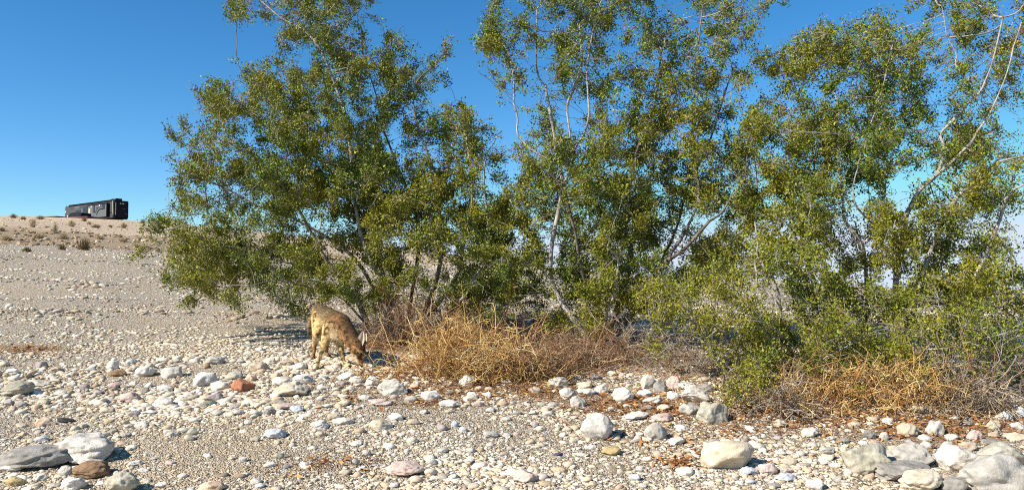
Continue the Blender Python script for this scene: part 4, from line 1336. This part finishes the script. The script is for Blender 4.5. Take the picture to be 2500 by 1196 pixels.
# slide out room
s0, s1 = 1.15, 7.4
fr = bbox_obj("slide_out", s0, s1, yy(-.42), yy(.05), z0 + .18, z0 + H * .84, M_DARK, rv, .03)
bbox_obj("panel", s0 + .16, s1 - .14, yy(-.455), yy(-.40), z0 + .22, z0 + H * .84 - .2, M_MID, fr, .0)
def flat(name, x0, x1, za, zb, m, parent, out=.475, bev=.012):
    return bbox_obj(name, x0, x1, yy(-out), yy(-out + .04), za, zb, m, parent, bev)
flat("window", 1.75, 2.55, z0 + H * .50, z0 + H * .76, M_GLASS, fr)
flat("window", 4.95, 5.55, z0 + H * .38, z0 + H * .76, M_GLASS, fr)
flat("window", 6.35, 7.0, z0 + H * .28, z0 + H * .64, M_CREAM, fr)
flat("vent", 4.0, 4.4, z0 + H * .58, z0 + H * .66, M_DARK, fr)
for xx, zz in ((3.35, .74), (6.0, .72)):
    flat("lamp", xx - .13, xx + .13, z0 + H * zz - .13, z0 + H * zz + .13, M_WHITE, fr, .50, .05)
# painted sweeps, each a thin raised band
prism("painted_stripe", arc_band(3.0, z0 + .1, 1.5, .16, .15, math.pi * .62), yy(-.487), yy(-.45), M_DARK, fr)
prism("painted_stripe", arc_band(3.2, z0 + .1, 1.95, .26, .35, math.pi * .66), yy(-.485), yy(-.45), M_CHAR, fr)
prism("painted_stripe", arc_band(5.0, z0 - .1, 1.0, .22, .5, math.pi * .90), yy(-.492), yy(-.45), M_LIGHT, fr)
prism("painted_stripe", arc_band(6.1, z0 + 1.3, 1.05, .2, math.pi * .6, math.pi * 1.6), yy(-.490), yy(-.45), M_CHAR, fr)
prism("painted_stripe", [(s0 - .95, z0 + H * .27), (s0 - .05, z0 + H * .27), (s0 - .05, z0 + H * .31), (s0 - .95, z0 + H * .31)], yy(-.02), yy(.02), M_DARK, body)
# front half of the side
flat("window", 7.9, 9.7, z0 + H * .42, z0 + H * .74, M_GLASS, body, .03)
flat("window", 10.4, 12.2, z0 + H * .42, z0 + H * .64, M_GLASS, body, .03)
flat("painted_panel", 10.9, 12.7, z0 + H * .74, z0 + H * .88, M_LIGHT, body, .025)
flat("painted_panel", 9.9, 10.3, z0 + H * .44, z0 + H * .72, M_LIGHT, body, .025)
flat("painted_panel", 7.6, Lc - 2.2, z0 + H * .785, z0 + H * .80, M_DARK, body, .025)
flat("lamp", Lc - .62, Lc - .36, z0 + H * .58, z0 + H * .69, M_WHITE, body, .05, .04)
flat("lower_panel", Lc - 1.4, Lc - .2, z0 - .02, z0 + H * .35, M_DARK, body, .02)
# rear: two cream corner stripes, clearance lamps, pale curved emblem
prism("corner_stripe", [(-.03, z0 + H * .2), (.10, z0 + H * .2), (.22, z0 + H * .93), (.10, z0 + H * .93)], yy(-.03), yy(.02), M_CREAM, body)
bbox_obj("corner_stripe", -.06, -.02, yy(.3), yy(.42), z0 + H * .16, z0 + H * .86, M_CREAM, cap, .01)
for k in range(3):
    bbox_obj("lamp", -.09, -.02, yy(1.05 + k * .28), yy(1.15 + k * .28), z0 + H * .80, z0 + H * .84, M_WHITE, cap, .01)
bm = bmesh.new()
ring = [(1.15 + .55 * t, .10 * (t * 2 - 1) ** 2 * 1.0) for t in np.linspace(0, 1, 11)]
vs = [(bm.verts.new((-.06, yy(a + .3), z0 + H * .50 + b_)), bm.verts.new((-.06, yy(a + .3), z0 + H * .50 + b_ + .05)), bm.verts.new((-.02, yy(a + .3), z0 + H * .50 + b_)), bm.verts.new((-.02, yy(a + .3), z0 + H * .50 + b_ + .05))) for a, b_ in ring]
for p_, q_ in zip(vs[:-1], vs[1:]):
    bm.faces.new((p_[0], q_[0], q_[1], p_[1])); bm.faces.new((p_[1], q_[1], q_[3], p_[3])); bm.faces.new((p_[2], p_[0], q_[0], q_[2]))
me = bpy.data.meshes.new("emblem"); bm.to_mesh(me); bm.free()
link("emblem", me, M_LIGHT, cap)
bbox_obj("tail_lamp", -.07, -.02, yy(1.9), yy(2.15), z0 + H * .22, z0 + H * .27, M_REDL, cap, .01)
bbox_obj("bumper", -.1, .15, yy(.2), yy(Wd - .2), z0 - .16, z0 - .02, M_DARK, rv, .03)

# maroon pickup in front of the caravan's far half
pk = P(190, 533, 125.0)
tr = empty("pickup_truck", (pk.x, pk.y, P(190, 519.5, 125.0).z - 1.95))
tr.rotation_euler = (0, 0, math.atan2(dy, dx) + .25)
tag(tr, "maroon pickup truck parked before the caravan, half hidden by the crest", "pickup")
prism("body", [(-3.2, .45), (3.0, .45), (3.05, 1.0), (2.6, 1.18), (1.3, 1.25), (-3.2, 1.25)], -1.0, 1.0, M_MAROON, tr, .06)
cabn = prism("cab", [(-1.9, 1.2), (1.35, 1.2), (.55, 1.84), (.2, 1.9), (-1.3, 1.9), (-1.75, 1.8)], -.92, .92, M_DARK, tr, .05)
prism("window", [(-1.6, 1.28), (-.45, 1.28), (-.45, 1.75), (-1.4, 1.75)], .925, .935, M_GLASS, cabn)
prism("window", [(-.35, 1.28), (.95, 1.28), (.4, 1.75), (-.35, 1.75)], .925, .935, M_GLASS, cabn)
for s in (-1, 1):
    prism("window", [(-1.6, 1.28), (.95, 1.28), (.4, 1.75), (-1.4, 1.75)], s * -.935, s * -.925, M_GLASS, cabn) if s == 1 else None
    bbox_obj("side_mirror", .8, 1.0, s * 1.02 - .1, s * 1.02 + .1, 1.25, 1.5, M_WHITE, tr, .04)
    for xx in (-2.0, 2.0):
        wheel(tr, xx, s * .9, .42, .42, .26)
    bbox_obj("headlight", 3.0, 3.08, s * .75 - .2, s * .75 + .2, .85, 1.02, M_WHITE, tr, .02)
fl = P(128, 530, 126)
ft = empty("flat_trailer", (fl.x, fl.y, P(128, 529.5, 126).z - .75))
ft.rotation_euler = (0, 0, math.atan2(dy, dx) + .25)
tag(ft, "low dark flatbed trailer left of the maroon pickup on the crest", "trailer")
bbox_obj("bed", -2.0, 2.0, -.9, .9, .62, .76, M_DARK, ft, .02)
for s in (-1, 1):
    wheel(ft, 0, s * 1.0, .35, .35, .2)
bbox_obj("drawbar", 2.0, 3.1, -.06, .06, .6, .7, M_DARK, ft, .01)

# dark camper glimpsed between the shrubs
ck = P(1214, 640, 112.0)
cp = empty("camper_trailer", (ck.x, ck.y, ck.z - .1))
cp.rotation_euler = (0, math.radians(-3.5), math.radians(8))
tag(cp, "dark camper glimpsed through the gap between the left and middle shrubs", "camper")
Hc = 53 / FPX * 112
cb = prism("body", [(-2.0, .5), (1.5, .5), (1.62, 1.2), (1.55, Hc - .15), (1.35, Hc), (-1.9, Hc), (-2.1, Hc - .2)], -1.2, 1.2, M_DARK, cp, .05)
bbox_obj("window", -.8, .6, -1.225, -1.19, Hc * .5, Hc * .75, M_GLASS, cb, .01)
bbox_obj("lower_stripe", -1.9, 1.5, -1.23, -1.195, .95, 1.1, M_MID, cb, .01)
for s in (-1, 1):
    wheel(cp, -.2, s * 1.05, .36, .36, .22)

# ------------------------------------------------------------------ coyote
def coyote():
    K = {}
    def J(n, px, py, d): K[n] = np.array(P(px, py, d))
    J('tail0', 778, 757, 7.50); J('pelvis', 789, 769, 7.42); J('loin', 803, 777, 7.28); J('rib', 819, 790, 7.12); J('withers', 832, 792, 6.98); J('chest', 826, 813, 6.93)
    J('neck0', 843, 808, 6.90); J('neck1', 858, 826, 6.84); J('neck2', 868, 838, 6.81); J('skull', 876, 849, 6.80)
    J('brow', 880, 860, 6.785); J('muz0', 879, 868, 6.78); J('muz1', 882, 889, 6.77); J('jaw0', 868, 866, 6.785); J('jaw1', 874.5, 887, 6.775)
    J('cheek', 866, 853, 6.78)
    # front right (towards the left of the picture), planted forward
    J('fr_s', 806, 802, 6.93); J('fr_e', 796, 826, 6.90); J('fr_k', 785, 857, 6.86); J('fr_w', 776, 884, 6.84); J('fr_p', 772, 893, 6.83); J('fr_t', 769, 897, 6.77)
    J('fl_s', 838, 812, 6.96); J('fl_e', 829, 836, 6.96); J('fl_k', 834, 860, 6.93); J('fl_w', 840, 886, 6.92); J('fl_p', 844, 894, 6.91); J('fl_t', 852, 896, 6.87)
    J('hr_h', 781, 777, 7.40); J('hr_k', 776, 812, 7.28); J('hr_c', 768, 838, 7.40); J('hr_f', 765, 866, 7.34); J('hr_p', 764, 879, 7.33); J('hr_t', 762, 882, 7.26)
    J('hl_h', 800, 780, 7.46); J('hl_k', 801, 816, 7.36); J('hl_c', 797, 838, 7.48); J('hl_f', 797, 864, 7.42); J('hl_p', 798, 877, 7.41); J('hl_t', 800, 880, 7.34)
    J('tl1', 771, 766, 7.55); J('tl2', 764, 783, 7.52); J('tl3', 762, 806, 7.50); J('tl4', 764, 828, 7.49)
    # paws rest on the stones
    for a, f in (('fr_t', 'fr_p'), ('fl_t', 'fl_p'), ('hr_t', 'hr_p'), ('hl_t', 'hl_p')):
        g = ground(K[a][0], K[a][1]) + 0.024
        dz = g - K[a][2]
        K[a][2] = g; K[f][2] += dz * .9
    bones = [('tail0', .060, 'pelvis', .080, 'back'), ('pelvis', .084, 'loin', .088, 'back'), ('loin', .088, 'rib', .108, 'back'), ('rib', .108, 'withers', .090, 'shoulder'), ('rib', .104, 'chest', .085, 'chest'),
             ('withers', .088, 'neck0', .080, 'neck'), ('chest', .078, 'neck0', .072, 'throat'), ('neck0', .076, 'neck1', .066, 'neck'), ('neck1', .066, 'neck2', .060, 'neck'), ('neck2', .060, 'skull', .054, 'neck'),
             ('skull', .053, 'brow', .046, 'head'), ('brow', .044, 'muz0', .034, 'head'), ('muz0', .032, 'muz1', .0165, 'muzzle'), ('jaw0', .026, 'jaw1', .0115, 'jaw'), ('cheek', .042, 'jaw0', .027, 'jaw'), ('skull', .048, 'cheek', .044, 'head'),
             ('fr_s', .066, 'fr_e', .043, 'leg'), ('fr_e', .040, 'fr_k', .0235, 'leg'), ('fr_k', .0235, 'fr_w', .0185, 'sock'), ('fr_w', .0195, 'fr_p', .023, 'sock'), ('fr_p', .026, 'fr_t', .018, 'sock'),
             ('fl_s', .058, 'fl_e', .038, 'leg'), ('fl_e', .034, 'fl_k', .0225, 'leg'), ('fl_k', .0225, 'fl_w', .018, 'sock'), ('fl_w', .019, 'fl_p', .023, 'sock'), ('fl_p', .026, 'fl_t', .018, 'sock'),
             ('hr_h', .082, 'hr_k', .050, 'thigh'), ('hr_k', .046, 'hr_c', .024, 'thigh'), ('hr_c', .024, 'hr_f', .0185, 'hock'), ('hr_f', .0185, 'hr_p', .022, 'hock'), ('hr_p', .025, 'hr_t', .018, 'hock'),
             ('hl_h', .078, 'hl_k', .046, 'thigh'), ('hl_k', .042, 'hl_c', .023, 'thigh'), ('hl_c', .023, 'hl_f', .018, 'hock'), ('hl_f', .018, 'hl_p', .022, 'hock'), ('hl_p', .025, 'hl_t', .018, 'hock'),
             ('tail0', .034, 'tl1', .036, 'tail'), ('tl1', .038, 'tl2', .050, 'tail'), ('tl2', .050, 'tl3', .048, 'tail'), ('tl3', .046, 'tl4', .016, 'tail')]
    O = np.array(P(808, 896, 7.05)); O[2] = ground(O[0], O[1])
    sv, sf = ICO[3]
    G = Geo()
    for a, ra, b_, rb, t in bones:
        L = np.linalg.norm(K[b_] - K[a]); n = max(2, int(L / (min(ra, rb) * .3)) + 1)
        for q in np.linspace(0, 1, n):
            G.add(sv * (ra + (rb - ra) * q) + K[a] + (K[b_] - K[a]) * q - O, sf)
    me = G.mesh("coyote_base")
    o = link("coyote", me)
    md = o.modifiers.new("r", 'REMESH'); md.mode = 'VOXEL'; md.voxel_size = .0058; md.use_smooth_shade = True
    sm = o.modifiers.new("s", 'SMOOTH'); sm.factor = .5; sm.iterations = 7
    dg = bpy.context.evaluated_depsgraph_get()
    ev = o.evaluated_get(dg)
    m2 = bpy.data.meshes.new_from_object(ev)
    o.modifiers.clear(); o.data = m2; m2.name = "coyote"
    bpy.data.meshes.remove(me)
    V = np.empty(len(m2.vertices) * 3); m2.vertices.foreach_get("co", V); V = V.reshape(-1, 3) + O
    Nn = np.empty(len(m2.vertices) * 3); m2.vertices.foreach_get("normal", Nn); Nn = Nn.reshape(-1, 3)
    best = np.full(len(V), 1e9); bt = np.zeros(len(V), int); bq = np.zeros(len(V))
    tags = []
    for i, (a, ra, b_, rb, t) in enumerate(bones):
        ab = K[b_] - K[a]; q = np.clip(((V - K[a]) @ ab) / ab.dot(ab), 0, 1)
        d = np.linalg.norm(V - K[a] - q[:, None] * ab, axis=1) - (ra + (rb - ra) * q)
        u = d < best
        best[u] = d[u]; bt[u] = i; bq[u] = q[u]
        tags.append(t)
    tg = np.array(tags)[bt]
    CO = {'back': (.56, .44, .25), 'shoulder': (.54, .37, .18), 'chest': (.62, .52, .36), 'neck': (.33, .20, .10), 'throat': (.66, .58, .44), 'head': (.32, .18, .085), 'muzzle': (.24, .11, .05), 'jaw': (.68, .60, .48),
          'leg': (.56, .42, .22), 'sock': (.64, .53, .34), 'thigh': (.52, .38, .20), 'hock': (.27, .18, .10), 'tail': (.20, .155, .10)}
    C = np.array([CO[t] for t in tg])
    ed = np.empty(len(m2.edges) * 2, np.int32); m2.edges.foreach_get("vertices", ed); ed = ed.reshape(-1, 2)
    keepsharp = np.isin(tg, ['jaw', 'muzzle', 'head'])
    for it in range(26):
        acc = np.zeros_like(C); cnt = np.zeros(len(C))
        np.add.at(acc, ed[:, 0], C[ed[:, 1]]); np.add.at(acc, ed[:, 1], C[ed[:, 0]])
        np.add.at(cnt, ed[:, 0], 1); np.add.at(cnt, ed[:, 1], 1)
        avg = acc / np.maximum(cnt, 1)[:, None]
        C = np.where((keepsharp & (it > 4))[:, None], C, .3 * C + .7 * avg)
    # grizzled saddle, darker along the spine; pale belly; rust patch behind the shoulder
    nz = np.array([noise.noise(Vector(p * 38)) for p in V]); nz2 = np.array([noise.noise(Vector(p * 14)) for p in V]); nz3 = np.array([noise.noise(Vector(p * 90)) for p in V])
    torso = np.isin(tg, ['back', 'shoulder', 'neck', 'chest'])
    up = np.clip(Nn[:, 2], -1, 1)
    g = torso * np.clip((up + .22) * .95 + nz * .9 + nz2 * .6, 0, 1)
    C = C * (1 - .80 * g[:, None]) + np.array([.04, .03, .022]) * .80 * g[:, None]
    pale = np.isin(tg, ['back', 'chest', 'shoulder', 'leg', 'thigh']) * np.clip(-up * 1.4 + nz * .4 - .1, 0, 1)
    C = C * (1 - .6 * pale[:, None]) + np.array([.70, .62, .47]) * .6 * pale[:, None]
    rp = K['withers'] * .5 + K['rib'] * .5 + np.array([-.0, -.09, .0])
    rw = np.exp(-(np.linalg.norm(V - rp, axis=1) / .075) ** 2) * np.clip(.8 + nz, 0, 1)
    C = C * (1 - .85 * rw[:, None]) + np.array([.30, .12, .035]) * .85 * rw[:, None]
    C = C * np.clip(.95 + .5 * nz3 + 1.3 * nz + .9 * nz2, .13, 1.6)[:, None]
    C = np.clip(C * np.array([1.06, .93, .76]), .012, .8)
    # ears, added to the same mesh
    bm = bmesh.new(); bm.from_mesh(m2)
    tip = [np.array(P(886.5, 807, 6.77)), np.array(P(894, 812, 6.90))]
    rootp = [np.array(P(879, 838, 6.765)), np.array(P(886, 838, 6.85))]
    half = [.035, .030]
    extra = []
    for T, R, hw in zip(tip, rootp, half):
        ax = T - R; Lh = np.linalg.norm(ax); ax = ax / Lh
        side = norm(np.cross(ax, np.array([0.35, 1, .1]))); fwd = np.cross(side, ax)
        if fwd[1] > 0: fwd = -fwd
        rows = []
        for s in np.linspace(-.15, 1, 10):
            w = hw * (1 - max(0, (s - .25) / .75) ** 2.0) * (1 if s > .2 else .75 + .25 * (s + .15) / .35)
            row = []
            for j in np.linspace(-1, 1, 9):
                p = R + ax * Lh * s + side * w * j + fwd * (abs(j) ** 2 * w * .28 - .012 * (1 - s))
                row.append(p)
            rows.append(row)
        for layer, off in ((0, 0.0), (1, -.006)):
            gv_ = [[bm.verts.new(tuple(p + fwd * off - O)) for p in row] for row in rows]
            for row in rows:
                for j, p in enumerate(row):
                    edge = abs(j - 4) / 4
                    extra.append((.36, .19, .09) if layer or edge > .9 else ((.50, .42, .31) if edge > .45 else (.13, .10, .08)))
            for i in range(9):
                for j in range(8):
                    f_ = (gv_[i][j], gv_[i][j + 1], gv_[i + 1][j + 1], gv_[i + 1][j])
                    fc = bm.faces.new(f_ if layer == 0 else f_[::-1]); fc.smooth = True
    bm.to_mesh(m2); bm.free()
    C2 = np.vstack([C, np.array(extra)])
    if "tint" in m2.color_attributes: m2.color_attributes.remove(m2.color_attributes["tint"])
    at_ = m2.color_attributes.new("tint", 'FLOAT_COLOR', 'POINT')
    cc = np.ones((len(m2.vertices), 4), np.float32); cc[:, :3] = C2[:len(m2.vertices)]
    at_.data.foreach_set("color", cc.ravel())
    m2.materials.clear(); m2.materials.append(tint_mat("coyote_coat", rough=.9, spec=.15, nscale=160, namp=.3, bumps=.5))
    o.location = O
    tag(o, "grizzled tan coyote with its head lowered to the stones, standing under the shrub", "coyote")
    # fur: short tapering hairs lying back along the body
    rs = np.random.default_rng(9)
    n = 26000
    w = np.where(np.isin(tg, ['back', 'shoulder', 'neck', 'chest', 'throat', 'tail', 'thigh']), 1.0, .35) * np.where(np.isin(tg, ['muzzle', 'sock', 'hock', 'jaw']), .35, 1)
    idx = rs.choice(len(V), n, p=w / w.sum())
    flow = {}
    fl = np.zeros((len(bones), 3))
    for i, (a, ra, b_, rb, t) in enumerate(bones):
        f = K[b_] - K[a]
        if t in ('back', 'shoulder', 'neck', 'chest', 'throat', 'head', 'muzzle'): f = -f
        fl[i] = f / np.linalg.norm(f)
    f = fl[bt[idx]] + np.array([0, 0, -.35])
    nn = Nn[idx]
    f = f - nn * (f * nn).sum(1)[:, None]
    d = norm(norm(f) * .9 + nn * rs.uniform(.12, .42, (n, 1)) + rs.normal(0, .22, (n, 3)))
    ln = np.where(np.isin(tg[idx], ['back', 'neck', 'shoulder', 'tail', 'throat', 'chest']), .024, np.where(np.isin(tg[idx], ['thigh', 'leg', 'head']), .018, .009)) * rs.uniform(.6, 1.3, n)
    sd = norm(np.cross(d, nn + rs.normal(0, .3, (n, 3)))) * (.0008 + .0006 * rs.uniform(0, 1, (n, 1)))
    p = V[idx] - O - nn * .002
    T3 = np.stack([p - sd, p + sd, p + d * ln[:, None]], 1).reshape(-1, 3)
    hc = C[idx] * rs.uniform(.7, 1.35, (n, 1))
    dark = torso[idx] & (rs.uniform(0, 1, n) < .32 * np.clip(up[idx] + .6, 0, 1.2))
    hc[dark] = (.035, .028, .022)
    link("fur", np_mesh("fur", T3, np.arange(3 * n).reshape(-1, 3), np.repeat(hc, 3, 0), smooth=False), tint_mat("coyote_hair", rough=.75, trans=.1, spec=.2), o)
    dk = simple_mat("wet_black", (.012, .010, .009), .2, 0, .1)
    for nm, px, py, dd, r in (("nose", 883.5, 893, 6.757, .0125), ("eye", 886, 862, 6.740, .0085), ("eye", 872, 860, 6.739, .0070)):
        G = Geo(); G.add(sv * np.array([r, r * .8, r]), sf, (1, 1, 1))
        link(nm, G.mesh(nm), dk, o, tuple(np.array(P(px, py, dd)) - O))
    return o


coyote()
